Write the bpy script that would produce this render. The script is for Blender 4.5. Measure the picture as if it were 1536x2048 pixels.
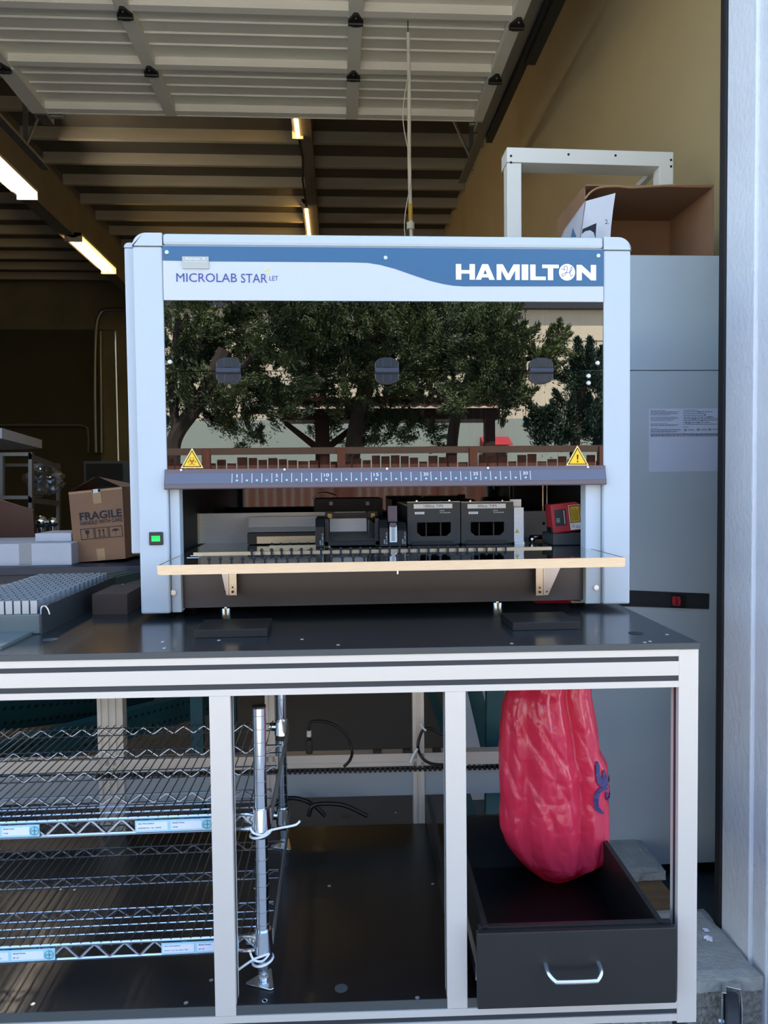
import bpy, bmesh, math, random
import numpy as np
from mathutils import Vector, Matrix
random.seed(7)
for o in list(bpy.data.objects): bpy.data.objects.remove(o)
SC = bpy.context.scene
COL = SC.collection
PI = math.pi
# ---------------------------------------------------------------- camera
F = 1500.0; CAMZ = 1.4
def _cam():
    y = Vector(((675-768)/F, -(965-1024)/F, 1.0)).normalized()
    x = Vector((1, math.tan(.0107), 0)); x = (x - x.dot(y)*y).normalized()
    z = x.cross(y)
    if z[1] < 0: z = -z
    return x, y, z
_x, _y, _z = _cam()                    # world axes seen in camera axes (right, up, forward)
RGT = Vector((_x[0], _y[0], _z[0])); UPV = Vector((_x[1], _y[1], _z[1])); FWD = Vector((_x[2], _y[2], _z[2]))
cam = bpy.data.objects.new('camera', bpy.data.cameras.new('camera')); COL.objects.link(cam)
cam.data.sensor_fit = 'VERTICAL'; cam.data.sensor_height = 36; cam.data.lens = F/2048*36
cam.data.clip_start = .05; cam.data.clip_end = 300
R3 = Matrix((RGT, UPV, -FWD)).transposed().to_4x4()
cam.matrix_world = Matrix.Translation((0, 0, CAMZ)) @ R3
SC.camera = cam
def ray(px, py): return RGT*((px-768)/F) + UPV*(-(py-1024)/F) + FWD
def at(px, py, Y):                     # the point of that line of sight at depth Y
    d = ray(px, py); return Vector((0, 0, CAMZ)) + d*(Y/d.y)
def atz(px, py, Z):
    d = ray(px, py); return Vector((0, 0, CAMZ)) + d*((Z-CAMZ)/d.z)
def rect(px0, py0, px1, py1, Y):
    mx, my = (px0+px1)/2, (py0+py1)/2
    return at(px0, my, Y).x, at(px1, my, Y).x, at(mx, py1, Y).z, at(mx, py0, Y).z
# ---------------------------------------------------------------- world, sun, exposure
W = bpy.data.worlds.new('sky'); SC.world = W; W.use_nodes = True
nt = W.node_tree; bg = nt.nodes['Background']
sky = nt.nodes.new('ShaderNodeTexSky'); sky.sky_type = 'NISHITA'; sky.sun_disc = False
sky.sun_elevation = math.radians(64); sky.sun_rotation = math.radians(12); sky.air_density = 1.0; sky.dust_density = .6; sky.ozone_density = 1.0
nt.links.new(sky.outputs[0], bg.inputs[0]); bg.inputs[1].default_value = .40
sun = bpy.data.objects.new('sun', bpy.data.lights.new('sun', 'SUN')); COL.objects.link(sun)
sun.data.energy = 12.0; sun.data.angle = math.radians(.6); sun.data.color = (1, .95, .86)
sun.rotation_euler = (math.radians(26), 0, math.radians(168)); sun.location = (0, 10, 20)
SC.view_settings.view_transform = 'Standard'; SC.view_settings.look = 'None'
SC.view_settings.exposure = 1.1; SC.view_settings.gamma = 1
# ---------------------------------------------------------------- helpers
def lin(c):
    r = []
    for v in c:
        v /= 255.0; r.append(v/12.92 if v <= .04045 else ((v+.055)/1.055)**2.4)
    return r
MATS = {}
def mat(name, rgb, rough=.5, metal=0, noise=0, nscale=20, bump=0, bscale=60, coat=0, spec=.5, trans=0, emit=None, stretch=None, rgb2=None, aniso=0):
    m = bpy.data.materials.new(name); m.use_nodes = True; MATS[name] = m
    nt = m.node_tree; b = nt.nodes['Principled BSDF']; L = nt.links
    c = lin(rgb); b.inputs['Base Color'].default_value = (*c, 1)
    b.inputs['Roughness'].default_value = rough; b.inputs['Metallic'].default_value = metal
    b.inputs['Specular IOR Level'].default_value = spec
    b.inputs['Coat Weight'].default_value = coat; b.inputs['Coat Roughness'].default_value = .08
    b.inputs['Transmission Weight'].default_value = trans
    tc = nt.nodes.new('ShaderNodeTexCoord')
    src = tc.outputs['Object']
    if stretch:
        mp = nt.nodes.new('ShaderNodeMapping'); mp.inputs['Scale'].default_value = stretch
        L.new(src, mp.inputs[0]); src = mp.outputs[0]
    if noise:
        n = nt.nodes.new('ShaderNodeTexNoise'); n.inputs['Scale'].default_value = nscale; n.inputs['Detail'].default_value = 6
        L.new(src, n.inputs['Vector'])
        r = nt.nodes.new('ShaderNodeValToRGB'); r.color_ramp.elements[0].position = .3; r.color_ramp.elements[1].position = .7
        c2 = lin(rgb2) if rgb2 else [x*(1-noise) for x in c]
        r.color_ramp.elements[0].color = (*c2, 1); r.color_ramp.elements[1].color = (*c, 1)
        L.new(n.outputs['Fac'], r.inputs[0]); L.new(r.outputs[0], b.inputs['Base Color'])
    if bump:
        n2 = nt.nodes.new('ShaderNodeTexNoise'); n2.inputs['Scale'].default_value = bscale; n2.inputs['Detail'].default_value = 5
        L.new(src, n2.inputs['Vector'])
        bp = nt.nodes.new('ShaderNodeBump'); bp.inputs['Strength'].default_value = bump; bp.inputs['Distance'].default_value = .01
        L.new(n2.outputs['Fac'], bp.inputs['Height']); L.new(bp.outputs[0], b.inputs['Normal'])
    if emit:
        b.inputs['Emission Color'].default_value = (*lin(emit[0]), 1); b.inputs['Emission Strength'].default_value = emit[1]
    return m
def glassmat(name, tint, refl, rough=0.0, spread=.3):
    m = bpy.data.materials.new(name); m.use_nodes = True; nt = m.node_tree; nt.nodes.clear(); L = nt.links
    o = nt.nodes.new('ShaderNodeOutputMaterial'); mx = nt.nodes.new('ShaderNodeMixShader')
    t = nt.nodes.new('ShaderNodeBsdfTransparent'); t.inputs[0].default_value = (*tint, 1)
    g = nt.nodes.new('ShaderNodeBsdfGlossy'); g.inputs['Roughness'].default_value = rough; g.inputs[0].default_value = (1, 1, 1, 1)
    lw = nt.nodes.new('ShaderNodeLayerWeight'); lw.inputs[0].default_value = spread
    ma = nt.nodes.new('ShaderNodeMath'); ma.operation = 'MULTIPLY_ADD'; ma.inputs[1].default_value = .5; ma.inputs[2].default_value = refl
    L.new(lw.outputs['Facing'], ma.inputs[0])
    L.new(ma.outputs[0], mx.inputs[0]); L.new(t.outputs[0], mx.inputs[1]); L.new(g.outputs[0], mx.inputs[2]); L.new(mx.outputs[0], o.inputs[0])
    MATS[name] = m
    return m
class MB:
    def __init__(s): s.v = []; s.f = []
    def add(s, vs, fs, M=None):
        k = len(s.v)
        for v in vs:
            v = Vector(v); s.v.append(M @ v if M else v)
        for f in fs: s.f.append([i+k for i in f])
        return s
    def box(s, x0, x1, y0, y1, z0, z1, M=None):
        vs = [(x, y, z) for x in (x0, x1) for y in (y0, y1) for z in (z0, z1)]
        return s.add(vs, [(0, 1, 3, 2), (4, 6, 7, 5), (0, 4, 5, 1), (2, 3, 7, 6), (0, 2, 6, 4), (1, 5, 7, 3)], M)
    def prism(s, pts, ax, a, b, M=None):   # ax: axis of extrusion; pts are the two other coords in order (x,y),(x,z) or (y,z)
        n = len(pts)
        def mk(p, t):
            return {'y': (p[0], t, p[1]), 'z': (p[0], p[1], t), 'x': (t, p[0], p[1])}[ax]
        vs = [mk(p, a) for p in pts] + [mk(p, b) for p in pts]
        fs = [list(range(n)), [n+i for i in range(n)][::-1]] + [(i, (i+1) % n, n+(i+1) % n, n+i) for i in range(n)]
        return s.add(vs, fs, M)
    def cyl(s, p0, p1, r, n=16, r1=None, M=None):
        p0 = Vector(p0); p1 = Vector(p1); r1 = r if r1 is None else r1
        d = (p1-p0).normalized(); u = d.orthogonal().normalized(); w = d.cross(u)
        vs = []
        for p, q in ((p0, r), (p1, r1)):
            for i in range(n):
                a = 2*PI*i/n; vs.append(p+u*math.cos(a)*q+w*math.sin(a)*q)
        fs = [list(range(n)), [n+i for i in range(n)][::-1]] + [(i, (i+1) % n, n+(i+1) % n, n+i) for i in range(n)]
        return s.add(vs, fs, M)
    def tube(s, pts, r, n=8, closed=False):
        pts = [Vector(p) for p in pts]; m = len(pts); vs = []; up = None
        for i, p in enumerate(pts):
            if closed: t = pts[(i+1) % m]-pts[i-1]
            else: t = pts[min(i+1, m-1)]-pts[max(i-1, 0)]
            t.normalize()
            if up is None: up = t.orthogonal().normalized()
            up = (up - t*up.dot(t))
            if up.length < 1e-6: up = t.orthogonal()
            up.normalize(); w = t.cross(up)
            for k in range(n):
                a = 2*PI*k/n; vs.append(p+up*math.cos(a)*r+w*math.sin(a)*r)
        fs = []
        for i in range(m if closed else m-1):
            j = (i+1) % m
            for k in range(n): fs.append((i*n+k, i*n+(k+1) % n, j*n+(k+1) % n, j*n+k))
        if not closed: fs += [list(range(n))[::-1], [(m-1)*n+k for k in range(n)]]
        return s.add(vs, fs)
    def ball(s, c, r, n=14, sz=1):
        c = Vector(c); vs = [c+Vector((0, 0, r*sz))]; fs = []; h = n//2
        for i in range(1, h):
            ph = PI*i/h
            for k in range(n): vs.append(c+Vector((r*math.sin(ph)*math.cos(2*PI*k/n), r*math.sin(ph)*math.sin(2*PI*k/n), r*sz*math.cos(ph))))
        vs.append(c-Vector((0, 0, r*sz))); e = len(vs)-1
        for k in range(n): fs.append((0, 1+k, 1+(k+1) % n)); fs.append((e, e-n+(k+1) % n, e-n+k))
        for i in range(h-2):
            for k in range(n): a = 1+i*n; fs.append((a+k, a+n+k, a+n+(k+1) % n, a+(k+1) % n))
        return s.add(vs, fs)
    def text(s, t, x0, x1, z0, z1, Y, bold=0, thick=.0004, M=None, xdir=None):  # lettering in a plane facing -Y (or mapped by M)
        cu = bpy.data.curves.new('tmp', 'FONT'); cu.body = t; cu.size = 1; cu.offset = bold; cu.resolution_u = 3
        ob = bpy.data.objects.new('tmp', cu); COL.objects.link(ob)
        dg = bpy.context.evaluated_depsgraph_get(); dg.update()
        me = bpy.data.meshes.new_from_object(ob.evaluated_get(dg))
        vs = [v.co.copy() for v in me.vertices]; fs = [list(p.vertices) for p in me.polygons]
        bpy.data.objects.remove(ob); bpy.data.curves.remove(cu); bpy.data.meshes.remove(me)
        if not vs: return s
        a0 = min(v.x for v in vs); a1 = max(v.x for v in vs); b0 = min(v.y for v in vs); b1 = max(v.y for v in vs)
        out = [(x0+(v.x-a0)/(a1-a0)*(x1-x0), Y, z0+(v.y-b0)/(b1-b0)*(z1-z0)) for v in vs]
        return s.add(out, fs, M)
    def build(s, name, m, parent=None, label=None, bevel=0, smooth=False, seg=2, keep=False):
        me = bpy.data.meshes.new(name)
        off = Vector((0, 0, 0))
        if parent is None:
            xs = [v.x for v in s.v]; ys = [v.y for v in s.v]; zs = [v.z for v in s.v]
            off = Vector(((min(xs)+max(xs))/2, (min(ys)+max(ys))/2, min(zs)))
        me.from_pydata([tuple(v-off) for v in s.v], [], s.f); me.update()
        bm = bmesh.new(); bm.from_mesh(me)
        if not keep: bmesh.ops.recalc_face_normals(bm, faces=bm.faces)
        if smooth:
            for f in bm.faces: f.smooth = True
            for e in bm.edges:
                if len(e.link_faces) == 2 and e.calc_face_angle(0) > .7: e.smooth = False
        bm.to_mesh(me); bm.free()
        me.materials.append(MATS[m] if isinstance(m, str) else m)
        o = bpy.data.objects.new(name, me); COL.objects.link(o)
        if parent is None: o.location = off
        else:
            o.parent = parent
            if parent.type == 'EMPTY': o.matrix_parent_inverse = parent.matrix_basis.inverted()
        if label: o['label'] = label
        if bevel:
            b = o.modifiers.new('bevel', 'BEVEL'); b.width = bevel; b.segments = seg; b.limit_method = 'ANGLE'; b.angle_limit = .6
        return o
def thing(name, label, cat, loc=(0, 0, 0), group=None, kind=None):
    o = bpy.data.objects.new(name, None); COL.objects.link(o); o.location = loc; o.empty_display_size = .05
    if kind: o['kind'] = kind
    if label: o['label'] = label
    if cat: o['category'] = cat
    if group: o['group'] = group
    return o
def tag(o, label, cat, group=None, kind=None):
    o['label'] = label; o['category'] = cat
    if group: o['group'] = group
    if kind: o['kind'] = kind
    return o
def struct(o): o['kind'] = 'structure'; return o
def copy_tree(o, parent=None):
    c = o.copy(); COL.objects.link(c)
    if parent: c.parent = parent
    for ch in [x for x in bpy.data.objects if x.parent == o]: copy_tree(ch, c)
    return c
def arc(cx, cy, r, a0, a1, n=8):
    return [(cx+r*math.cos(a0+(a1-a0)*i/n), cy+r*math.sin(a0+(a1-a0)*i/n)) for i in range(n+1)]
def interp(t, pts):
    if t <= pts[0][0]: return pts[0][1]
    for (a, u), (b, w) in zip(pts, pts[1:]):
        if t <= b: return u+(w-u)*(t-a)/(b-a)
    return pts[-1][1]
def smoothpts(pts, n=8):               # Catmull-Rom
    pts = [Vector(p) for p in pts]; out = []
    for i in range(len(pts)-1):
        p0 = pts[max(i-1, 0)]; p1 = pts[i]; p2 = pts[i+1]; p3 = pts[min(i+2, len(pts)-1)]
        for k in range(n):
            t = k/n; out.append(.5*((2*p1)+(p2-p0)*t+(2*p0-5*p1+4*p2-p3)*t*t+(3*p1-p0-3*p2+p3)*t**3))
    out.append(pts[-1]); return out
# ---------------------------------------------------------------- materials
mat('powder', (174, 182, 187), .55, bump=.05, bscale=900)
mat('panel_white', (184, 187, 188), .35)
mat('logo_blue', (50, 90, 122), .35)
mat('ink_blue', (52, 64, 130), .5)
mat('foil_white', (240, 240, 225), .25)
mat('star_gold', (226, 205, 90), .4)
mat('tag_grey', (175, 172, 160), .35, metal=.6)
mat('tag_ink', (215, 215, 208), .5)
mat('steel', (202, 195, 176), .3, metal=1, noise=.12, nscale=30, stretch=(1, 1, 12))
mat('brushed', (190, 190, 190), .33, metal=1, noise=.15, nscale=40, stretch=(1, 1, 20))
mat('chrome', (225, 228, 232), .1, metal=1)
mat('wire_chrome', (215, 220, 225), .22, metal=1)
mat('deck_steel', (170, 172, 170), .12, metal=1)
mat('tray_steel', (200, 200, 195), .06, metal=1)
mat('apron', (78, 74, 74), .35, metal=.2, noise=.1, nscale=4)
mat('strip_brown', (92, 80, 84), .45)
mat('strip_blue', (88, 90, 102), .45)
mat('white_print', (225, 228, 230), .6)
mat('led', (170, 205, 205), .3)
mat('black_plastic', (24, 25, 27), .4)
mat('hinge_plastic', (38, 42, 48), .2)
mat('dark_carrier', (46, 50, 51), .45)
mat('black_rubber', (18, 18, 20), .7)
mat('inner_black', (12, 14, 16), .6)
mat('back_gloss', (14, 17, 20), .04, spec=1.0)
mat('mauve', (98, 84, 96), .5)
mat('red_plastic', (176, 48, 58), .4)
mat('label_yellow', (205, 165, 50), .5)
mat('label_white', (220, 222, 222), .5)
mat('sign_yellow', (250, 185, 20), .45)
mat('sign_rim', (250, 215, 120), .45)
mat('sign_dark', (40, 34, 20), .5)
mat('green_lamp', (20, 150, 60), .3, emit=((40, 220, 90), .5))
mat('ochre', (225, 180, 110), .5)
mat('tabletop', (30, 36, 40), .22, noise=.25, nscale=3, coat=.2)
mat('shelf_black', (12, 13, 15), .38, coat=.05)
mat('edge_grey', (62, 66, 66), .5)
mat('extrusion', (200, 195, 186), .42, metal=.35)
mat('slot_black', (40, 44, 48), .5)
mat('wood_black', (27, 28, 27), .42, noise=.2, nscale=6)
mat('grey_panel', (140, 148, 154), .5)
mat('cabinet', (186, 198, 202), .42, noise=.05, nscale=2)
mat('cabinet_dark', (70, 78, 84), .5)
mat('paper', (205, 212, 228), .7)
mat('ink', (34, 36, 44), .7)
mat('frame_white', (228, 228, 218), .5)
mat('cardboard', (150, 112, 82), .85, noise=.12, nscale=9)
mat('cardboard_dark', (70, 54, 42), .9, noise=.12, nscale=9)
mat('box_white', (205, 205, 208), .75, noise=.06, nscale=8)
mat('tape', (165, 130, 90), .3)
mat('stucco', (232, 233, 230), .9, noise=.08, nscale=5, bump=.5, bscale=55)
mat('stucco_grey', (222, 226, 230), .85, noise=.08, nscale=5, bump=.35, bscale=60)
mat('concrete', (172, 174, 168), .95, noise=.3, nscale=14, bump=.5, bscale=90)
mat('aggregate', (176, 174, 166), .95, noise=.6, nscale=70, bump=1.0, bscale=80)
mat('asphalt', (162, 160, 155), .95, noise=.25, nscale=60, bump=.6, bscale=80)
mat('floor_paint', (74, 82, 88), .5, noise=.25, nscale=2)
mat('tan_wall', (186, 168, 128), .8, noise=.12, nscale=1.3)
mat('block_wall', (135, 128, 100), .85, noise=.25, nscale=2.2)
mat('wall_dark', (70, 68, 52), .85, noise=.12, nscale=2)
mat('timber', (184, 174, 150), .85, noise=.2, nscale=3, stretch=(.3, 2, 2))
mat('decking', (104, 96, 80), .9, noise=.25, nscale=1.5)
mat('glulam', (122, 114, 102), .8, noise=.15, nscale=3)
mat('door_panel', (232, 229, 212), .55, noise=.05, nscale=4)
mat('door_lip', (245, 242, 228), .5)
mat('galvanised', (140, 142, 138), .4, metal=.7)
mat('iron_black', (30, 30, 30), .5)
mat('pvc', (215, 212, 195), .45)
mat('tube_white', (255, 244, 225), .5, emit=((255, 240, 222), 42))
mat('tube_yellow', (255, 214, 120), .5, emit=((255, 212, 130), 11))
mat('fixture', (190, 180, 160), .5)
mat('teal_steel', (30, 78, 82), .5)
mat('green_steel', (70, 92, 84), .5)
mat('brown_wood', (80, 42, 24), .5, noise=.2, nscale=4)
mat('plywood', (140, 108, 74), .8, noise=.3, nscale=6, stretch=(1, 6, 1))
mat('workbench', (26, 40, 56), .4)
mat('clear_film', (150, 155, 155), .25)
mat('cream', (205, 190, 160), .5)
mat('bolt', (205, 210, 210), .25, metal=.8)
mat('zip', (215, 222, 225), .4)
mat('cable', (16, 17, 19), .45)
mat('label_blue', (150, 195, 208), .4)
mat('label_lilac', (205, 212, 235), .4)
mat('teal_print', (60, 140, 150), .5)
mat('strap', (36, 38, 42), .6, bump=.3, bscale=300)
mat('logo_red', (190, 40, 55), .5)
mat('vial', (150, 158, 165), .25, metal=.8)
mat('rack_body', (88, 98, 96), .4)
mat('paper_scrap', (235, 235, 245), .8)
mat('wheel', (52, 54, 58), .6)
mat('leaf', (96, 108, 58), .6, noise=.6, nscale=1.2, rgb2=(46, 58, 32))
mat('leaf_blue', (66, 92, 66), .6, noise=.6, nscale=1.2, rgb2=(34, 50, 36))
mat('bark', (62, 50, 40), .9)
mat('fence_brown', (112, 66, 48), .85, noise=.35, nscale=2, stretch=(6, 6, .4))
mat('fence_rail', (90, 70, 58), .85)
mat('far_wall', (216, 200, 172), .9, noise=.04, nscale=.3)
mat('far_grey', (150, 158, 146), .9)
mat('far_line', (120, 112, 98), .9)
mat('eave', (52, 54, 60), .8)
mat('awning_red', (170, 40, 50), .7)
mat('shed_brown', (60, 36, 28), .8)
mat('shed_roof', (150, 84, 60), .7)
mat('bag_ink', (48, 44, 96), .5)
glassmat('window_tint', (.2, .22, .23), .115)
glassmat('clear_plastic', (.75, .77, .78), .10, rough=.15)
mat('plate_satin', (222, 224, 226), .45, metal=.25, noise=.1, nscale=30, stretch=(1, 1, 14))
mat('mat_wire', (120, 124, 128), .3, metal=1)
mat('vial_rim', (150, 158, 164), .3, metal=.5)
glassmat('window_edge', (.4, .45, .45), .12)
bg_ = mat('bag_red', (230, 62, 94), .25, coat=.5, bump=.25, bscale=35, trans=0)
_b = bg_.node_tree.nodes['Principled BSDF']; _b.inputs['Subsurface Weight'].default_value = 0
_o = bg_.node_tree.nodes['Material Output']; _t = bg_.node_tree.nodes.new('ShaderNodeBsdfTranslucent'); _t.inputs[0].default_value = (*lin((240, 60, 95)), 1)
_m = bg_.node_tree.nodes.new('ShaderNodeMixShader'); _m.inputs[0].default_value = .35
bg_.node_tree.links.new(_b.outputs[0], _m.inputs[1]); bg_.node_tree.links.new(_t.outputs[0], _m.inputs[2]); bg_.node_tree.links.new(_m.outputs[0], _o.inputs[0])
# ================================================================ the setting
GZ = -.06
m = MB().box(-10, 1.75, 2.1, 14.2, GZ-.1, GZ); struct(m.build('floor', 'floor_paint'))
m = MB().box(-30, 30, -40, 2.1, GZ-.1, GZ-.001); o = m.build('ground', 'asphalt'); struct(o)
# interior walls and roof
m = MB().box(1.6, 1.75, 2.1, 14.2, GZ, 5.4); struct(m.build('wall_right', 'tan_wall'))
m = MB().box(-10, 1.6, 13.95, 14.1, 4.2, 5.4).box(-10, -4.0, 14.0, 14.1, GZ, 4.2).box(-3.95, 1.6, 13.9, 14.1, GZ, 4.2)
struct(m.build('wall_back', 'block_wall'))
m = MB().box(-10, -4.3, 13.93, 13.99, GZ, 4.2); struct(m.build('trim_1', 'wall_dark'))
m = MB().box(-10.1, -10, 2.1, 14.2, GZ, 5.4); struct(m.build('wall_left', 'block_wall'))
m = MB().box(-10, 1.75, 2.1, 14.2, 5.075, 5.4); struct(m.build('ceiling', 'decking'))
# front wall of the building with the door opening
m = MB().box(1.113, 4.5, 1.55, 2.0, GZ, 5.7).box(-12, -2.35, 1.55, 2.1, GZ, 5.7).box(-2.35, 1.113, 1.55, 2.1, 3.95, 5.7)
struct(m.build('wall_front', 'stucco'))
m = MB().box(1.098, 1.2, 1.925, 2.07, GZ, 3.95).box(1.108, 1.2, 1.86, 1.925, GZ, 3.95); struct(m.build('trim_2', 'stucco_grey', bevel=.004))
m = MB().box(1.2, 1.75, 2.0, 2.1, GZ, 5.4); struct(m.build('trim_3', 'stucco_grey'))
m = MB().box(1.093, 1.19, 2.072, 2.105, .05, 3.95); struct(m.build('trim_4', 'black_rubber', bevel=.006))
n = 5
def ttrim(mb, mt, **k):
    global n
    o = mb.build('trim_%d' % n, mt, **k); n += 1; return struct(o)
# glulam beams and joists under the roof deck
ttrim(MB().box(-3.36, -3.19, 2.1, 13.95, 4.47, 5.075), 'glulam')
ttrim(MB().box(-.33, -.21, 2.1, 13.95, 4.86, 5.075), 'glulam')
for k in range(-5, 9):
    y = 8.62+.598*k
    ttrim(MB().box(-3.19, -.33, y, y+.05, 4.955, 5.075), 'timber')
    ttrim(MB().box(-.21, 1.6, y, y+.05, 4.955, 5.075), 'timber')
for k in range(-2, 9):
    y = 8.62+.598*k
    ttrim(MB().box(-10, -3.36, y, y+.05, 4.955, 5.075), 'timber')
# conduits on the back wall
c = MB()
c.tube(smoothpts([at(192, 905, 13.85), at(190, 780, 13.85), at(192, 662, 13.85), at(200, 628, 13.85), at(216, 619, 13.85), at(260, 619, 13.85)], 6), .035, 8)
ttrim(c, 'galvanised', smooth=True)
ttrim(MB().tube([at(203, 905, 13.85), at(201, 662, 13.85)], .03, 8), 'galvanised', smooth=True)
ttrim(MB().tube(smoothpts([at(176, 905, 13.85), at(176, 870, 13.85), at(168, 852, 13.85), at(120, 850, 13.85), at(0, 850, 13.85)], 5), .022, 6), 'galvanised', smooth=True)
# ---------------- overhead door, rolled up under the roof
DZ = 4.17; DX0, DX1 = -2.2, 1.06
door = thing('door_1', 'white ribbed sectional garage door rolled up overhead', 'garage door', (-.57, 4, DZ), kind='structure')
def Yd(px, py):                       # where that line of sight meets the open door
    return atz(px, py, DZ)
YE = 5.76; SEC = .613
for s in range(5):
    y1 = YE-SEC*s; y0 = y1-SEC+.004
    z = DZ
    prof = [(y0, z+.05), (y0, z), (y0+.03, z-.012), (y0+.045, z-.012), (y0+.05, z+.012)]
    for f in (.24, .44, .64, ):
        yy = y0+SEC*f; prof += [(yy-.010, z+.012), (yy-.004, z+.003), (yy+.003, z+.003), (yy+.006, z+.012)]
    prof += [(y1-.075, z+.012), (y1-.07, z-.035), (y1-.01, z-.035), (y1, z-.02), (y1, z+.05)]
    MB().prism(prof, 'x', DX0, DX1).build('panel', 'door_panel', door)
    MB().box(DX0, DX1, y1-.068, y1-.064, DZ-.036, DZ+.01).box(DX0, DX1, y1-.07, y1-.012, DZ-.037, DZ-.034).build('panel_lip', 'door_lip', door)
STX = [(-2.2, -2.08), (-1.235, -1.15), (.1, .185), (1.06, 1.15)]
for s in range(5):
    y1 = YE-SEC*s; y0 = y1-SEC+.01
    for i, (a, b) in enumerate(STX):
        MB().box(a, b, y0, y1-.01, DZ-.045, DZ+.012).build('stile', 'door_panel', door, bevel=.004)
        if s < 4:
            c_ = (a+b)/2; yy = y0-.01
            h = MB().prism([(c_-.045, yy-.005), (c_-.03, yy-.03), (c_-.012, yy-.07), (c_+.012, yy-.07), (c_+.03, yy-.03), (c_+.045, yy-.005), (c_+.045, yy+.02), (c_+.02, yy+.045), (c_-.02, yy+.045), (c_-.045, yy+.02)], 'z', DZ-.062, DZ-.046)
            h.cyl((c_-.045, yy+.008, DZ-.066), (c_+.045, yy+.008, DZ-.066), .012, 10)
            ho = h.build('hinge', 'iron_black', door)
            MB().cyl((c_, yy-.045, DZ-.067), (c_, yy-.045, DZ-.06), .006, 8).cyl((c_-.02, yy+.032, DZ-.067), (c_-.02, yy+.032, DZ-.06), .005, 8).cyl((c_+.02, yy+.032, DZ-.067), (c_+.02, yy+.032, DZ-.06), .005, 8).build('bolt', 'bolt', ho)
MB().box(DX0, DX1+.14, YE-.002, YE+.006, DZ-.04, DZ+.06).build('bottom_rail', 'door_panel', door)
for x in (DX0+.02, DX1+.04):
    MB().box(x, x+.08, YE, YE+.16, DZ-.05, DZ+.03).cyl((x-.04, YE+.12, DZ+.0), (x+.16, YE+.12, DZ+.0), .02, 10).build('roller_bracket', 'galvanised', door)
# door tracks with hangers
for sx, x in ((1, 1.195), (-1, -2.50)):
    tr = thing('door_track', 'right galvanised door track under the roof' if sx > 0 else 'left galvanised door track under the roof', 'track', (x, 5, DZ-.05), kind='structure')
    yend = 6.75 if sx < 0 else 6.9
    MB().box(x-.01, x+.01, 2.15, yend, DZ-.05, DZ+.03).box(x-.06*(sx > 0)-.0, x+.06*(sx < 0), 2.15, yend, DZ-.052, DZ-.044).build('rail', 'galvanised', tr)
    MB().box(x-.015+.03*sx, x+.015+.05*sx, 2.15, yend-.9, DZ-.09, DZ+.02).build('angle_iron', 'iron_black', tr)
    for yh in (yend-.35, 4.2):
        MB().box(x-.02, x+.02, yh, yh+.006, DZ-.05, 4.95).build('hanger', 'galvanised', tr)
        MB().tube([(x, yh, DZ), (x+sx*-.35, yh+.0, 4.95)], .012, 6).build('hanger_brace', 'galvanised', tr)
ttrim(MB().box(1.235, 1.30, 2.1, 4.85, DZ-.11, DZ+.02), 'iron_black')
# PVC pull rod hanging from the open door
rod = thing('pull_rod', 'long white plastic rod hanging from the open overhead door', 'rod', at(823, 470, 4.6))
a, b = at(816, 66, 4.6), at(823, 560, 4.6)
MB().tube([a+(b-a)*t+Vector((.003*math.sin(t*9), 0, 0)) for t in [i/12 for i in range(13)]], .0115, 10).build('pole', 'pvc', rod, smooth=True)
MB().cyl(a, a+Vector((0, 0, .14)), .003, 6).build('hook', 'iron_black', rod)
p = at(821, 452, 4.6); MB().cyl(p-Vector((0, 0, .02)), p+Vector((0, 0, .02)), .024, 12).build('collar', 'pvc', rod, smooth=True)
p = at(821, 425, 4.6); MB().cyl(p-Vector((0, 0, .05)), p+Vector((0, 0, .05)), .013, 12).build('label_band', 'label_yellow', rod)
q = [a+(b-a)*t+Vector((-.018+.022*math.sin(t*14), -.015, 0)) for t in [i/30 for i in range(2, 31)]]
MB().tube(q, .003, 5).build('cord', 'pvc', rod)
# fluorescent fixtures
def fixture(x, y0, y1, z, tubes, label, mt):
    t = thing('ceiling_light', label, 'light', (x, (y0+y1)/2, z), 'fluorescent fixtures under the roof')
    wd = .05+.05*(tubes-1)
    MB().prism([(x-wd, z+.08), (x+wd, z+.08), (x+wd, z+.05), (x+.02, z+.02), (x-.02, z+.02), (x-wd, z+.05)], 'y', y0, y1).build('housing', 'fixture', t)
    for e in (y0, y1-.02):
        MB().box(x-wd-.005, x+wd+.005, e, e+.02, z-.03, z+.08).build('end_cap', 'fixture', t)
    for i in range(tubes):
        xx = x+(i-(tubes-1)/2)*.1
        MB().cyl((xx, y0+.03, z), (xx, y1-.03, z), .019, 12).build('fluorescent_tube', mt, t, smooth=True)
    for yy in (y0+.3, y1-.3): MB().cyl((x, yy, z+.08), (x, yy, z+.3), .004, 5).build('suspension_rod', 'galvanised', t)
fixture(-.35, 6.4, 7.68, 4.86, 1, 'nearer of two single tube yellow lights on the central roof beam', 'tube_yellow')
fixture(-.35, 9.55, 10.8, 4.86, 1, 'farther single tube yellow light on the central roof beam', 'tube_yellow')
fixture(-3.2, 6.95, 8.2, 4.42, 2, 'bright white twin tube light under the big left beam', 'tube_white')
fixture(-3.2, 9.55, 11.0, 4.42, 2, 'yellowish twin tube light at the far end of the left beam', 'tube_yellow')
fixture(-.35, 11.6, 12.8, 4.86, 1, 'added unseen single tube yellow light on the central beam, behind the workstation', 'tube_yellow')  # added lamp, out of view behind the machine, to brighten the warehouse interior
ttrim(MB().tube([(-.34, 7.7, 4.84), (-.32, 8.1, 4.82), (-.35, 8.7, 4.84), (-.34, 9.5, 4.83)], .012, 6), 'iron_black')
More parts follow.
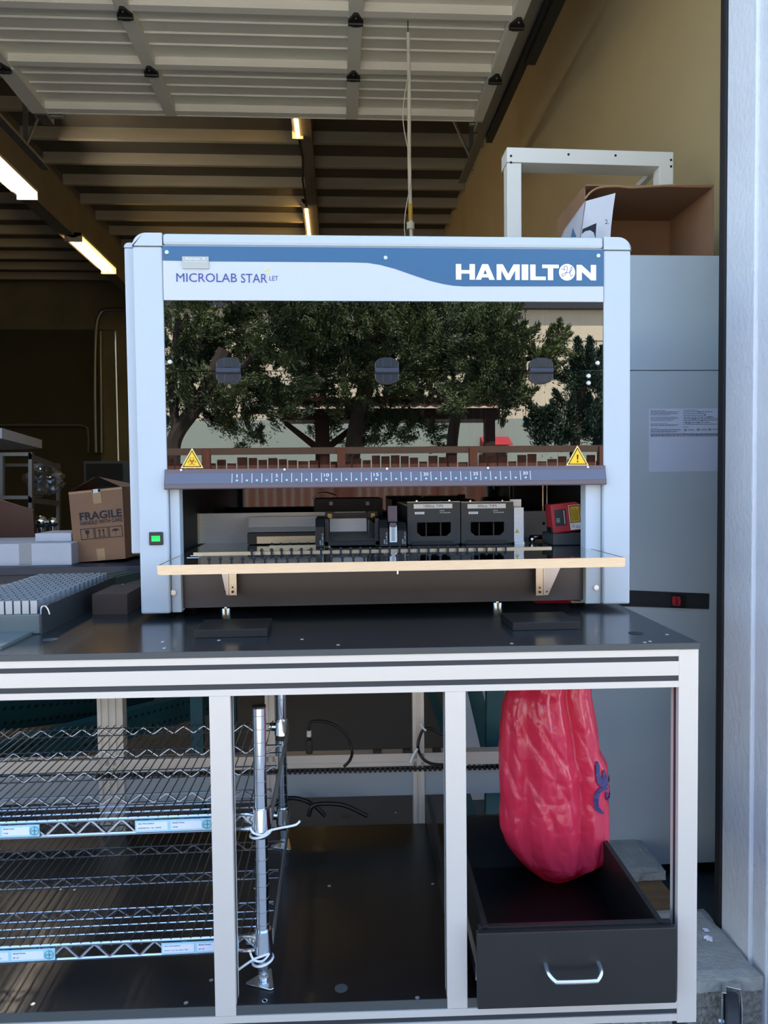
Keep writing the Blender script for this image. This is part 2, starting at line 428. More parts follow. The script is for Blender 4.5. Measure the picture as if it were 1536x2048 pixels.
# ---------------- outdoor side that the machine's window mirrors
def ref(px, py, D):
    p = at(px, py, D); p.y = 3.4-D; return p
fence = thing('fence', 'brown wooden board fence across the yard, mirrored in the window', 'fence', (1, -8, GZ))
FT = 1.93
fm = MB(); x = -9.0
while x < 11:
    w = random.uniform(.12, .15); hh = FT-.12-random.uniform(0, .12)
    fm.box(x, x+w, -8.0, -7.975, GZ, hh); x += w+.02
fm.build('boards', 'fence_brown', fence)
MB().box(-9, 11, -7.97, -7.9, FT-.1, FT).box(-9, 11, -7.99, -7.95, .5, .6).build('rail', 'fence_rail', fence)
for x in range(-8, 11, 2): MB().box(x, x+.12, -7.97, -7.85, GZ, FT-.02).build('post', 'fence_brown', fence)
bld = thing('warehouse_building', 'beige concrete warehouse with grey base mirrored behind the trees', 'building', (2, -28, GZ))
MB().box(-20, 26, -28, -26.6, GZ, 8.25).build('wall', 'far_wall', bld)
MB().box(-20, 26, -28.2, -26.3, 8.25, 9.4).build('eave', 'eave', bld)
MB().box(-20, 26, -26.6, -26.58, GZ, 3.9).build('grey_base', 'far_grey', bld)
MB().box(-20, 26, -26.6, -26.585, 7.0, 7.03).box(-20, 26, -26.6, -26.585, 5.45, 5.48).box(7.6, 7.63, -26.6, -26.585, 3.9, 8.25).build('wall_joint', 'far_line', bld)
p0 = ref(965, 877, 29.5); p1 = ref(1022, 890, 29.5)
MB().prism([(-26.6, p0.z+.1), (-25.7, p1.z), (-26.6, p1.z)], 'x', p0.x, p1.x).build('awning', 'awning_red', bld)
MB().box(p0.x+.1, p1.x-.1, -26.6, -26.5, GZ, p1.z-.05).build('doorway', 'eave', bld)
# shed roof on a braced post
shed = thing('shed', 'brown open shed roof on a braced post, mirrored in the window', 'shed', (1, -11.5, GZ))
a0 = ref(560, 840, 15); a1 = ref(1000, 800, 15)
MB().box(a0.x, a1.x, -12.6, -11.6, a0.z, a0.z+.22).build('beam', 'shed_brown', shed)
rm = MB(); pr = []
for i in range(0, 81):
    pr.append((a0.x-.2+(a1.x-a0.x+.4)*i/80, a1.z+.02*math.sin(i*1.6)))
rm.prism(pr+[(p[0], p[1]+.03) for p in pr[::-1]], 'y', -12.9, -11.2); rm.build('roof', 'shed_roof', shed)
pc = ref(645, 900, 15).x
MB().box(pc-.14, pc+.14, -11.8, -11.55, GZ, a0.z).build('post', 'shed_brown', shed)
for s in (-1, 1): MB().prism([(pc+s*.1, 2.0), (pc+s*.1, 2.18), (pc+s*.75, a0.z+.02), (pc+s*.75-s*-.0, a0.z-.1)], 'y', -11.75, -11.62).build('brace', 'shed_brown', shed)
MB().box(a1.x-.3, a1.x-.1, -11.8, -11.6, GZ, a0.z).build('post', 'shed_brown', shed)
def tree(label, base, blobs, nleaf, size, lm, seed, trunk):
    rnd = random.Random(seed)
    t = thing('tree', label, 'tree', base, 'trees mirrored in the window')
    tm = MB()
    for path, r in trunk: tm.tube(smoothpts(path, 5), r, 7)
    tm.build('trunk', 'bark', t, smooth=True)
    rng = np.random.default_rng(seed); tot = sum(b[1]**2 for b in blobs); P = []
    def unit(a): return a/np.maximum(1e-6, np.linalg.norm(a, axis=1, keepdims=True))
    for (c, r) in blobs:
        ns = max(8, int(r*r*70)); d = unit(rng.normal(size=(ns, 3)))
        sc = np.array(c)+d*r*rng.uniform(.35, 1, (ns, 1))*np.array([1, .8, .85])
        ax = unit(d*.6+rng.normal(size=(ns, 3))*.4+np.array([0, 0, .55]))
        k = max(8, int(nleaf*r*r/tot/ns))
        u = rng.random((ns, k, 1)); p = sc[:, None]+ax[:, None]*(u*.36-.1)+rng.normal(size=(ns, k, 3))*.06*(1.2-u)
        a = ax[:, None]+rng.normal(size=(ns, k, 3))*.45
        p = p.reshape(-1, 3); a = unit(a.reshape(-1, 3)); b = unit(np.cross(a, rng.normal(size=a.shape)))
        s = size*rng.uniform(.6, 1.3, (len(p), 1))
        P.append(np.stack([p-a*s*.2, p+b*s*.2+a*s*.5, p+a*s*1.2, p-b*s*.2+a*s*.5], 1).reshape(-1, 3))
    V = np.concatenate(P)-np.array(base); nq = len(V)//4
    me = bpy.data.meshes.new('foliage'); me.vertices.add(len(V)); me.vertices.foreach_set('co', V.astype('f').ravel())
    me.loops.add(nq*4); me.loops.foreach_set('vertex_index', np.arange(nq*4, dtype='i')); me.polygons.add(nq)
    me.polygons.foreach_set('loop_start', np.arange(0, nq*4, 4, dtype='i')); me.update(calc_edges=True); me.validate()
    me.materials.append(MATS[lm]); o = bpy.data.objects.new('foliage', me); COL.objects.link(o); o.parent = t
    return t
def bl(px, py, D, r): p = ref(px, py, D); return (p, r)
R = lambda px, py, D: ref(px, py, D)
tree('large conifer-like tree on the left of the mirrored yard', R(400, 965, 13), [bl(370, 650, 13, .75), bl(450, 620, 13.4, .8), bl(540, 640, 13.2, .8), bl(360, 760, 13, .55), bl(430, 790, 12.8, .6), bl(560, 740, 13.4, .75), bl(500, 860, 13.6, .4), bl(600, 620, 13, .7), bl(560, 815, 13.2, .45), bl(340, 830, 13.8, .35), bl(480, 730, 13.6, .7), bl(400, 700, 13.8, .7), bl(620, 690, 14, .7), bl(520, 800, 13.8, .5), bl(460, 840, 13.4, .35)], 90000, .055, 'leaf', 1,
     [([R(345, 1080, 13), R(345, 930, 13), R(352, 870, 13), R(400, 800, 13), R(450, 700, 13)], .13), ([R(352, 870, 13), R(345, 760, 13), R(360, 640, 13)], .08), ([R(420, 790, 13), R(520, 700, 13)], .06)])
tree('widest dark tree in the middle of the mirrored yard', R(760, 965, 14), [bl(680, 640, 14, .85), bl(760, 620, 14, .9), bl(850, 660, 13.6, .9), bl(640, 740, 14.2, .7), bl(740, 740, 14, .8), bl(860, 750, 13.6, .7), bl(940, 700, 13.2, .75), bl(930, 620, 14, .8), bl(780, 860, 14.4, .5), bl(860, 860, 14.4, .42), bl(720, 870, 15, .4), bl(700, 800, 14.4, .5), bl(690, 700, 14.8, .8), bl(800, 700, 14.8, .8), bl(880, 690, 14.5, .8), bl(640, 650, 14.8, .8), bl(800, 790, 14.6, .55), bl(840, 600, 14.4, .7), bl(650, 870, 15.2, .35), bl(620, 780, 15, .5)], 120000, .055, 'leaf', 2,
     [([R(700, 1080, 14.5), R(705, 900, 14.5), R(730, 780, 14.3), R(760, 650, 14)], .16), ([R(730, 780, 14.2), R(850, 690, 13.6), R(930, 650, 13.6)], .08)])
tree('bright green tree with a drooping lower bough before the beige wall', R(1000, 965, 12), [bl(990, 670, 12, .65), bl(1020, 740, 12, .5), bl(1100, 690, 12, .28), bl(1085, 725, 12, .28), bl(1040, 790, 12, .22), bl(990, 640, 12.3, .5), bl(930, 790, 12, .4), bl(1000, 800, 11.8, .28), bl(960, 740, 12, .5)], 55000, .05, 'leaf', 3,
     [([R(900, 1080, 13), R(905, 880, 13), R(930, 780, 12.6), R(990, 680, 12.2)], .1), ([R(960, 740, 12.4), R(1090, 710, 12)], .04)])
tree('bushy blue-green tree at the right end of the mirrored yard', R(1140, 965, 12), [bl(1140, 840, 12, .5), bl(1180, 780, 12, .5), bl(1110, 850, 12, .35), bl(1190, 720, 12, .35), bl(1210, 850, 12, .5), bl(1150, 760, 12, .3), bl(1090, 870, 12, .25)], 45000, .05, 'leaf_blue', 4,
     [([R(1150, 1080, 12), R(1150, 900, 12), R(1165, 760, 12)], .08)])
# ================================================================ the lab workstation on the table
YM = 1.70; TZ = 1.0975
ws = thing('laboratory_workstation', 'large white and blue liquid handling workstation with dark tinted front window on the black tabletop', 'lab machine', (.117, 2.0, TZ))
XL, XLi, XRi, XR = -.443, -.3785, .6135, .677
ZB, ZT = 1.110, 1.9525
for s, (a, b) in ((0, (XL, XLi)), (1, (XRi, XR))):
    MB().box(a, b, YM, 2.36, ZB, 1.9235).build('pillar', 'powder', ws, bevel=.004)
    r = .03
    if s == 0: pr = [(b, 1.9245), (b, ZT)] + arc(a+r, ZT-r, r, PI/2, PI, 8) + [(a, 1.9245)]
    else: pr = [(b, 1.9245)] + arc(b-r, ZT-r, r, 0, PI/2, 8) + [(a, ZT), (a, 1.9245)]
    MB().prism(pr, 'y', YM-.002, 2.36).build('corner_cap', 'powder', ws, bevel=.006, smooth=False)
MB().box(XLi+.0007, XRi-.0007, YM-.002, 2.36, 1.9265, ZT).build('top_bar', 'powder', ws, bevel=.007)
# left side cover
MB().box(-.467, XL-.0005, 1.722, 2.33, 1.244, 1.9265).build('side_cover', 'powder', ws, bevel=.003)
MB().prism([(XL-.0005, 1.9275), (XL-.0005, 1.938)]+arc(-.457, 1.928, .01, PI/2, PI, 5)+[(-.467, 1.9275)], 'y', 1.722, 2.33).build('side_cover_cap', 'powder', ws)
# header
hz0, hz1 = 1.8065, 1.9255
hp = MB().box(XLi+.001, XRi-.001, YM-.001, YM+.02, hz0, hz1).build('header_panel', 'panel_white', ws)
cur = [(XLi+.001, 1.8925)]
for px, py in ((400, 523), (700, 525), (735, 526), (760, 530), (790, 538), (830, 552), (860, 562), (885, 568), (905, 571.5), (925, 573), (1206, 573)):
    p = at(px, py, YM); cur.append((p.x, p.z))
cur[-1] = (XRi-.001, cur[-1][1])
MB().prism(cur+[(XRi-.001, hz1-.001), (XLi+.001, hz1-.001)], 'y', YM-.0016, YM-.0011).build('blue_band', 'logo_blue', hp)
def onf(px0, py0, px1, py1): return rect(px0, py0, px1, py1, YM)
x0, x1, z0, z1 = onf(911.5, 529.5, 1191, 560.5)
wd = x1-x0
# heavy lettering drawn as solid strokes
def heavy(mb, ch, xa, xb, za, zb, y):
    w = xb-xa; h = zb-za; s = .0122; t = .0078
    def pr(pts, d=0): mb.prism([(xa+px*w, za+pz*h) for px, pz in pts], 'y', y-d, y+.0004-d)
    k = s/w; q = t/h
    if ch == 'H': pr([(0, 0), (k, 0), (k, .5-q/2), (1-k, .5-q/2), (1-k, 0), (1, 0), (1, 1), (1-k, 1), (1-k, .5+q/2), (k, .5+q/2), (k, 1), (0, 1)])
    if ch == 'I': pr([(0, 0), (1, 0), (1, 1), (0, 1)])
    if ch == 'L': pr([(0, 0), (1, 0), (1, q), (k, q), (k, 1), (0, 1)])
    if ch == 'T': pr([(.5-k/2, 0), (.5+k/2, 0), (.5+k/2, 1-q), (1, 1-q), (1, 1), (0, 1), (0, 1-q), (.5-k/2, 1-q)])
    if ch == 'N': pr([(0, 0), (k, 0), (k, .55), (1-k*.95, 0), (1, 0), (1, 1), (1-k, 1), (1-k, .45), (k*.95, 1), (0, 1)])
    if ch == 'M': pr([(0, 0), (k*.85, 0), (k*.85, .62), (.5-k*.33, 0), (.5+k*.33, 0), (1-k*.85, .62), (1-k*.85, 0), (1, 0), (1, 1), (1-k*1.15, 1), (.5, .38), (k*1.15, 1), (0, 1)])
    if ch == 'A':
        pr([(0, 0), (k, 0), (.5, .66), (.5, 1), (.5-k*.55, 1)]); pr([(1, 0), (1-k, 0), (.5, .66), (.5, 1), (.5+k*.55, 1)]); pr([(.25, .15), (.75, .15), (.68, .36), (.32, .36)], .0002)
hm = MB()
for ch, a, b in (('H', 911.5, 949.5), ('A', 951, 989), ('M', 993, 1039), ('I', 1043, 1056), ('L', 1060, 1091), ('T', 1084, 1117), ('N', 1152.5, 1191.5)):
    xa = at(a, 545, YM).x; xb = at(b, 545, YM).x
    heavy(hm, ch, xa, xb, z0, z1, YM-.0022)
pc = at(1133.5, 545, YM); hm.cyl((pc.x, YM-.0022, pc.z), (pc.x, YM-.0018, pc.z), .0187, 32)
hm.build('lettering', 'foil_white', hp)
def sq(pts): return [Vector((at(1090+a/10.24, 500+b/10.24, YM).x, YM-.0026, at(1090+a/10.24, 500+b/10.24, YM).z)) for a, b in pts]
sw = MB()
sw.tube(smoothpts(sq([(330, 385), (400, 410), (380, 345), (450, 345), (440, 440), (400, 520), (345, 540), (345, 500), (430, 470), (500, 470), (545, 400), (540, 350), (510, 400), (505, 490), (530, 545), (565, 505)]), 4), .0006, 5)
sw.build('emblem_stroke', 'ink_blue', hp)
tm = MB(); a, b, c, d = onf(353, 546.5, 466, 568); tm.text('MICROLAB', at(353, 557, YM).x, at(474, 557, YM).x, at(413, 564.5, YM).z, at(413, 547, YM).z, YM-.0018)
tm.text('STAR', at(482, 557, YM).x, at(534.5, 557, YM).x, at(508, 566, YM).z, at(508, 548, YM).z, YM-.0018)
tm.build('lettering', 'ink_blue', hp)
MB().text('LET', at(539, 557, YM).x, at(556.5, 557, YM).x, at(548, 561.5, YM).z, at(548, 552.5, YM).z, YM-.0018).build('lettering', 'ink_blue', hp)
st = MB()
for px, py in ((531, 540), (537.5, 538.8), (535.5, 546)):
    p = at(px, py, YM); pts = []
    for k in range(10):
        r = .0036 if k % 2 == 0 else .0015; a = PI/2+PI*k/5; pts.append((p.x+r*math.cos(a), p.z+r*math.sin(a)))
    st.prism(pts, 'y', YM-.0018, YM-.0012)
st.build('star_print', 'star_gold', hp)
a, b, c, d = onf(365, 514, 418, 538)
tg = MB().box(a, b, YM-.004, YM-.0012, c, d).build('name_tag', 'tag_grey', hp)
MB().text('Rover 4', a+.008, b-.008, d-.0075, d-.002, YM-.0044).text('AUTOMATION', a+.006, b-.006, d-.0125, d-.0105, YM-.0044).build('lettering', 'tag_ink', tg)
def screw(px, py, Y, parent, r=.0055, name='screw'):
    p = at(px, py, Y)
    s = MB().cyl((p.x, Y, p.z), (p.x, Y-.0035, p.z), r, 20, r1=r*.75).cyl((p.x, Y-.0035, p.z), (p.x, Y-.0037, p.z), r*.3, 6); return s.build(name, 'bolt', parent, smooth=True)
for px, py in ((334, 505), (771, 516), (1196, 512)): screw(px, py, YM-.0015, ws)
# tinted window
wz1 = 1.806; wzm = at(768, 741.5, YM).z; wz0 = 1.428
MB().box(XLi+.001, XRi-.001, YM+.002, YM+.006, wzm+.0008, wz1).build('upper_window', 'window_tint', ws)
MB().box(XLi+.001, XRi-.001, YM+.002, YM+.006, wz0-.01, wzm-.0008).build('lower_window', 'window_tint', ws)
for px in (457.5, 773.5, 1081.5):
    p = at(px, 742, YM); x = p.x; z = p.z; w = .0268
    hu = [(x-w, z+.006), (x-w, z+.018), (x-w*.75, z+.0255), (x-w*.3, z+.029), (x+w*.3, z+.029), (x+w*.75, z+.0255), (x+w, z+.018), (x+w, z+.006)]
    h = MB().prism(hu, 'y', YM-.006, YM+.0015).build('window_hinge', 'hinge_plastic', ws, bevel=.001)
    MB().prism([(px_, 2*z-pz_+.0) for px_, pz_ in hu], 'y', YM-.006, YM+.0015).build('hinge_leaf', 'hinge_plastic', h, bevel=.001)
    MB().cyl((x-w, YM-.005, z), (x+w, YM-.005, z), .0072, 18).build('hinge_barrel', 'hinge_plastic', h, smooth=True)
    MB().box(x-w*.36, x+w*.36, YM-.0075, YM-.005, z+.008, z+.026).box(x-w*.34, x+w*.34, YM-.0075, YM-.005, z-.026, z-.008).build('hinge_plate', 'hinge_plastic', h, bevel=.0006)
for px, py in ((340, 724), (1195, 726), (1177, 752), (1177, 766)): screw(px, py, YM+.001, ws)
def tri(px, py, pyt, hw, r):       # centre x, base y, top y, half width (pixels); r inset
    p0 = at(px-hw, py, YM); p1 = at(px+hw, py, YM); p2 = at(px, pyt, YM)
    c = (p0+p1+p2)/3
    return [((c.x+(p.x-c.x)*r), (c.z+(p.z-c.z)*r)) for p in (p0, p1, p2)]
for i, (px, py) in enumerate(((384, 936), (1155, 931))):
    s = MB().prism(tri(px, py, py-40, 22.5, 1), 'y', YM+.0002, YM+.0015).build('warning_sign', 'sign_rim', ws, label='yellow triangle with a biohazard mark' if i == 0 else 'yellow triangle with an exclamation mark')
    MB().prism(tri(px, py, py-40, 22.5, .86), 'y', YM-.0002, YM+.0003).build('sign_border', 'sign_dark', s)
    MB().prism(tri(px, py, py-40, 22.5, .72), 'y', YM-.0006, YM-.0001).build('sign_face', 'sign_yellow', s)
    c = at(px, py-13, YM); k = MB()
    if i == 0:
        for a in (PI/2, PI/2+2*PI/3, PI/2+4*PI/3):
            cx, cz = c.x+.0047*math.cos(a), c.z+.0047*math.sin(a)
            k.tube([(cx+.0043*math.cos(t), YM-.001, cz+.0043*math.sin(t)) for t in [a+.35+(2*PI-.7)*j/16 for j in range(17)]], .0005, 5)
        k.tube([(c.x+.003*math.cos(t), YM-.001, c.z+.003*math.sin(t)) for t in [2*PI*j/14 for j in range(14)]], .0004, 5, closed=True)
    else:
        k.prism([(c.x-.0022, c.z+.010), (c.x+.0022, c.z+.010), (c.x+.0012, c.z-.002), (c.x-.0012, c.z-.002)], 'y', YM-.001, YM-.0005).cyl((c.x, YM-.001, c.z-.006), (c.x, YM-.0005, c.z-.006), .002, 14)
    k.build('sign_symbol', 'sign_dark', s)
# handle strip along the bottom of the window
hx0, hx1 = -.3835, .6165
pf = [(YM+.008, 1.4330), (YM-.004, 1.4330), (YM-.005, 1.4250), (YM-.013, 1.3995), (YM-.014, 1.3905), (YM-.010, 1.3880), (YM-.004, 1.3885), (YM+.008, 1.40)]
hd = MB().prism(pf, 'x', hx0, hx1).build('window_handle', 'strip_brown', ws, bevel=.001)
def hy(z, o=.0): return YM-.005-.008*(1.4250-z)/(.0255)-o
MB().prism([(hy(1.4235, .0006), 1.4235), (hy(1.4005, .0006), 1.4005), (hy(1.4005, .0), 1.4005), (hy(1.4235, .0), 1.4235)], 'x', hx0+.002, hx1-.002).build('ruler_strip', 'strip_blue', hd)
tk = MB(); dt = MB(); YH = YM-.011
def hpos(px, frac):                   # frac 0 bottom..1 top of the ruler strip
    z = 1.4005+frac*.023; return at(px, 955, YH).x, hy(z, .0012), z
for k in range(31):
    px = 464+19.9*k; x_, _, _ = hpos(px, .5)
    pa = hpos(px, .06); pb = hpos(px, .94)
    tk.add([(x_-.0005, pa[1], pa[2]), (x_+.0005, pa[1], pa[2]), (x_+.0005, pb[1], pb[2]), (x_-.0005, pb[1], pb[2])], [(0, 1, 2, 3)])
    if k < 30:
        x_, y_, z_ = hpos(px+9.9, .27); dt.ball((x_, y_, z_), .0028, 10, .9)
        if k+1 in (1, 5, 10, 15, 20, 25, 30):
            w = .0009 if k == 0 else (.0023 if k+1 < 10 else .0056); x_, y_, z_ = hpos(px+9.9, .72)
            tk.text(str(k+1), x_-w, x_+w, z_-.0035, z_+.0035, y_-.0008)
tk.build('ruler_marking', 'white_print', hd); dt.build('indicator_lamp', 'led', hd, smooth=True)
for px, py in ((362, 940), (569, 939), (774, 937.5), (976, 936), (1176, 934)):
    p = at(px, py, YM-.006); MB().ball((p.x, YM-.0055, p.z), .0028, 10).build('rivet', 'white_print', hd, smooth=True)
# inner posts, apron, casing behind
for a, b in ((XLi+.001, -.3555), (.5755, XRi-.001)):
    MB().box(a, b, YM+.012, YM+.05, ZB, 1.80).build('inner_post', 'powder', ws, bevel=.002)
for px, py in ((347, 1185), (1192, 1175)):
    p = at(px, py, YM+.012); s = MB().cyl((p.x, YM+.012, p.z), (p.x, YM+.009, p.z), .006, 20).build('screw', 'bolt', ws)
ap = MB().box(-.3555, .5755, YM+.03, YM+.045, 1.117, 1.232).build('apron', 'apron', ws)
MB().box(-.37, .60, YM+.046, 2.32, 1.117, 1.225).build('base_housing', 'inner_black', ws)
MB().box(-.3785, .6135, 2.30, 2.35, 1.225, 1.9265).build('back_panel', 'back_gloss', ws)
MB().box(-.3785, -.3745, 1.76, 2.3, 1.225, 1.9265).box(.6095, .6135, 1.76, 2.3, 1.225, 1.9265).box(-.3745, .6095, 1.72, 2.3, 1.90, 1.9265).build('inner_casing', 'inner_black', ws)
MB().box(-.36, .60, 1.98, 2.08, 1.75, 1.80).box(-.36, .60, 1.97, 1.98, 1.76, 1.775).build('gantry_beam', 'brushed', ws)
MB().box(-.19, -.13, 1.90, 1.97, 1.70, 1.81).build('gantry_carriage', 'black_plastic', ws)
MB().box(.30, .38, 1.92, 1.99, 1.45, 1.78).build('pipetting_head', 'black_plastic', ws)
for i in range(4): MB().cyl((.31+.02*i, 1.915, 1.62), (.31+.02*i, 1.915, 1.50), .004, 8).build('pipetting_channel', 'brushed', ws)
# power switch
a, b, c, d = onf(298.5, 1064, 326.5, 1090)
sw_ = MB().box(a, b, YM-.004, YM+.001, c, d).build('power_switch', 'black_plastic', ws, bevel=.002)
MB().prism([(YM-.0065, (c+d)/2+.006), (YM-.0045, (c+d)/2), (YM-.0055, (c+d)/2-.006), (YM-.003, (c+d)/2-.0065), (YM-.003, (c+d)/2+.0065)], 'x', a+.006, b-.006).build('rocker', 'green_lamp', sw_)
# feet
for x in (-.27, .385):
    f_ = MB().cyl((x, 1.80, TZ+.006), (x, 1.80, 1.118), .006, 12).cyl((x, 1.80, TZ), (x, 1.80, TZ+.007), .016, 16).build('foot', 'chrome', ws, smooth=True)
for x in (-.36, .60):
    for y in (1.85, 2.05): MB().cyl((x, y, TZ), (x, y, 1.118), .02, 14).build('foot', 'black_rubber', ws)
# deck
DK = 1.240
dk = MB().box(-.3555, .6, YM+.03, 2.30, DK-.012, DK).build('deck_plate', 'deck_steel', ws)
MB().box(-.375, -.356, YM+.05, 2.30, DK-.012, DK).build('deck_edge', 'inner_black', ws)
MB().box(-.33, .50, 1.728, 1.737, DK, DK+.004).build('guide_strip', 'steel', ws)
sl = MB()
for px in (374, 388, 398): pass
pin_mb = MB().cyl((0, 0, 0), (0, 0, .006), .0022, 8).ball((0, 0, .008), .0042, 8)
pin0 = pin_mb.build('guide_pin', 'black_rubber', ws, smooth=True); pin0.location = (0, 0, 0); first = True
rows = []
for k in range(27): rows.append((-.197+.0225*k, 1.716, DK))
for k in range(7): rows.append((-.165+.0225*k, 1.875, DK))
for k in range(7): rows.append((-.158+.0225*k, 2.14, DK+.012))
for (x, y, z) in rows:
    o = pin0 if first else pin0.copy()
    if not first: COL.objects.link(o)
    first = False; o.location = (x, y, z)
# stainless back plates on the deck
MB().box(-.385+.012, .075, 2.04, 2.05, DK, at(500, 1026, 2.04).z).build('back_plate', 'plate_satin', ws)
a, b, c, d = rect(378, 1027, 398, 1081, 2.03)
MB().box(a+.014, b, 2.025, 2.039, DK, d).build('corner_bracket', 'cream', ws)
a, b, c, d = rect(496, 1034, 636, 1063, 1.98)
MB().prism([(1.965, c), (1.99, c+.012), (2.0, d), (2.03, d), (2.03, c)], 'x', a, b).build('curved_guard', 'plate_satin', ws)
MB().box(a, b+.02, 1.96, 2.03, DK+.002, c-.002).build('connector_housing', 'black_plastic', ws)
a, b, c, d = rect(519, 1072, 632, 1085, 2.02)
MB().box(a, b, 1.955, 1.961, DK+.004, DK+.022).box(-.17, -.02, 1.866, 1.872, DK, DK+.006).build('connector_plate', 'steel', ws)
a, b, c, d = rect(390, 982, 404, 1025, 2.1)
MB().box(a, b, 2.1, 2.13, DK, 1.9).build('upright', 'steel', ws, bevel=.001)
a, b, c, d = rect(1045, 1022, 1091, 1072, 2.04)
MB().box(a, b, 2.03, 2.04, c, d).box(b+.002, b+.03, 2.035, 2.045, c, d).box(a, b+.03, 2.045, 2.07, DK, c+.004).build('white_plate', 'plate_satin', ws)
p = at(1087, 1047, 2.03); MB().cyl((p.x, 2.031, p.z), (p.x, 2.027, p.z), .004, 12).build('screw', 'black_plastic', ws)
for px, r in ((1086, .004), (1094, .002)):
    p = at(px, 1010, 2.1); MB().cyl((p.x, 2.1, DK), (p.x, 2.1, 1.89), r, 8).build('guide_rod', 'steel', ws)
a, b, c, d = rect(1057, 1077, 1101, 1087, 1.95)
MB().box(a, b, 1.945, 1.96, c, d).build('edge_strip', 'cream', ws)
MB().cyl((a, 1.93, DK+.012), (b, 1.93, DK+.012), .006, 10).build('drive_rod', 'chrome', ws, smooth=True)
p = at(1064, 1093, 1.90); MB().ball((p.x, 1.90, DK+.009), .009, 12).build('knob', 'chrome', ws, smooth=True)
p = at(1170, 980, 1.78); MB().ball((p.x, 1.78, p.z), .008, 14).cyl((p.x, 1.78, p.z), (p.x+.03, 1.78, p.z), .006, 12).build('knob', 'chrome', ws, smooth=True)
a, b, c, d = rect(1028, 1015, 1047, 1095, 1.87)
MB().box(a, b, 1.868, 1.874, DK, d).box(a, b, 1.86, 1.875, DK, DK+.006).box(at(1018, 1, 1.87).x, at(1041, 1, 1.87).x, 1.88, 1.884, d-.004, at(1030, 999, 1.87).z).build('sheet_bracket', 'plate_satin', ws)
p = at(1034, 1062, 1.868); MB().prism([(p.x-.006, p.z-.005), (p.x+.006, p.z-.005), (p.x, p.z+.006)], 'y', 1.8675, 1.868).build('caution_mark', 'label_yellow', ws)
# loading tray with its brackets
TYF = 1.50
ty = MB().box(-.354, .583, TYF, 1.728, 1.2375, 1.2400).build('loading_tray', 'tray_steel', ws)
MB().prism([(-.357, 1.2405)]+arc(-.357+.006, 1.2232+.004, .006, PI, 1.5*PI, 4)+arc(.5865-.006, 1.2232+.004, .006, 1.5*PI, 2*PI, 4)+[(.5865, 1.2405)], 'y', TYF-.002, TYF).build('tray_lip', 'steel', ty)
MB().box(-.357, -.354, TYF, 1.70, 1.222, 1.2405).box(.5835, .5865, TYF, 1.70, 1.222, 1.2405).build('tray_flange', 'steel', ty)
MB().cyl((.1193, TYF+.012, 1.213), (.1193, TYF+.012, 1.235), .002, 8).build('stop_pin', 'bolt', ty)
for k in range(25):
    o = pin0.copy(); COL.objects.link(o); o.parent = ty; o.matrix_parent_inverse = Matrix(); o.location = (-.262+.0225*k, 1.535, 1.24)
    
slm = MB()
for (a_, b_, pyy) in ((374, 397, 1117), (381, 404, 1113), (388, 413, 1109)):
    p0 = atz(a_, pyy-1.5, 1.2402); p1 = atz(b_, pyy-1.5, 1.2402); slm.box(p0.x, p1.x, p0.y-.003, p0.y+.003, 1.2402, 1.2406)
slm.build('slot_marking', 'white_print', ty)
for sgn, xa, xb, xm in ((-1, 444, 473, 457), (1, 1072, 1101, 1087)):
    Yb = 1.70
    a = at(xa, 1165, Yb).x; b = at(xb, 1165, Yb).x; m_ = at(xm, 1165, Yb).x
    zt = 1.236; zb = at(xa, 1191, Yb).z
    if sgn < 0:
        br = MB().box(m_, b, Yb, Yb+.004, zb, zt).box(m_-.002, m_+.001, Yb-.0, Yb+.03, zb, zt)
        web = MB().prism([(at(430, 1143, 1.66).x, zt), (m_, zt), (m_, zb), (m_-.006, zb)], 'y', Yb+.004, Yb+.007)
    else:
        br = MB().box(a, m_, Yb, Yb+.004, zb, zt).box(m_-.001, m_+.002, Yb, Yb+.03, zb, zt)
        web = MB().prism([(at(1137, 1138, Yb).x, zt), (m_, zt), (m_, zb), (m_+.012, zb)], 'y', Yb+.004, Yb+.007)
    bo = br.build('tray_bracket', 'steel', ws); web.build('bracket_web', 'brushed', bo)
    ff = (m_+b)/2 if sgn < 0 else (a+m_)/2
    MB().cyl((ff, Yb-.002, zb+.008), (ff, Yb, zb+.008), .003, 10).cyl((ff, Yb-.002, zb+.018), (ff, Yb, zb+.018), .002, 10).cyl((m_+sgn*.009, Yb+.003, zb+.008), (m_+sgn*.009, Yb+.0045, zb+.008), .002, 10).build('bolt', 'iron_black', bo)
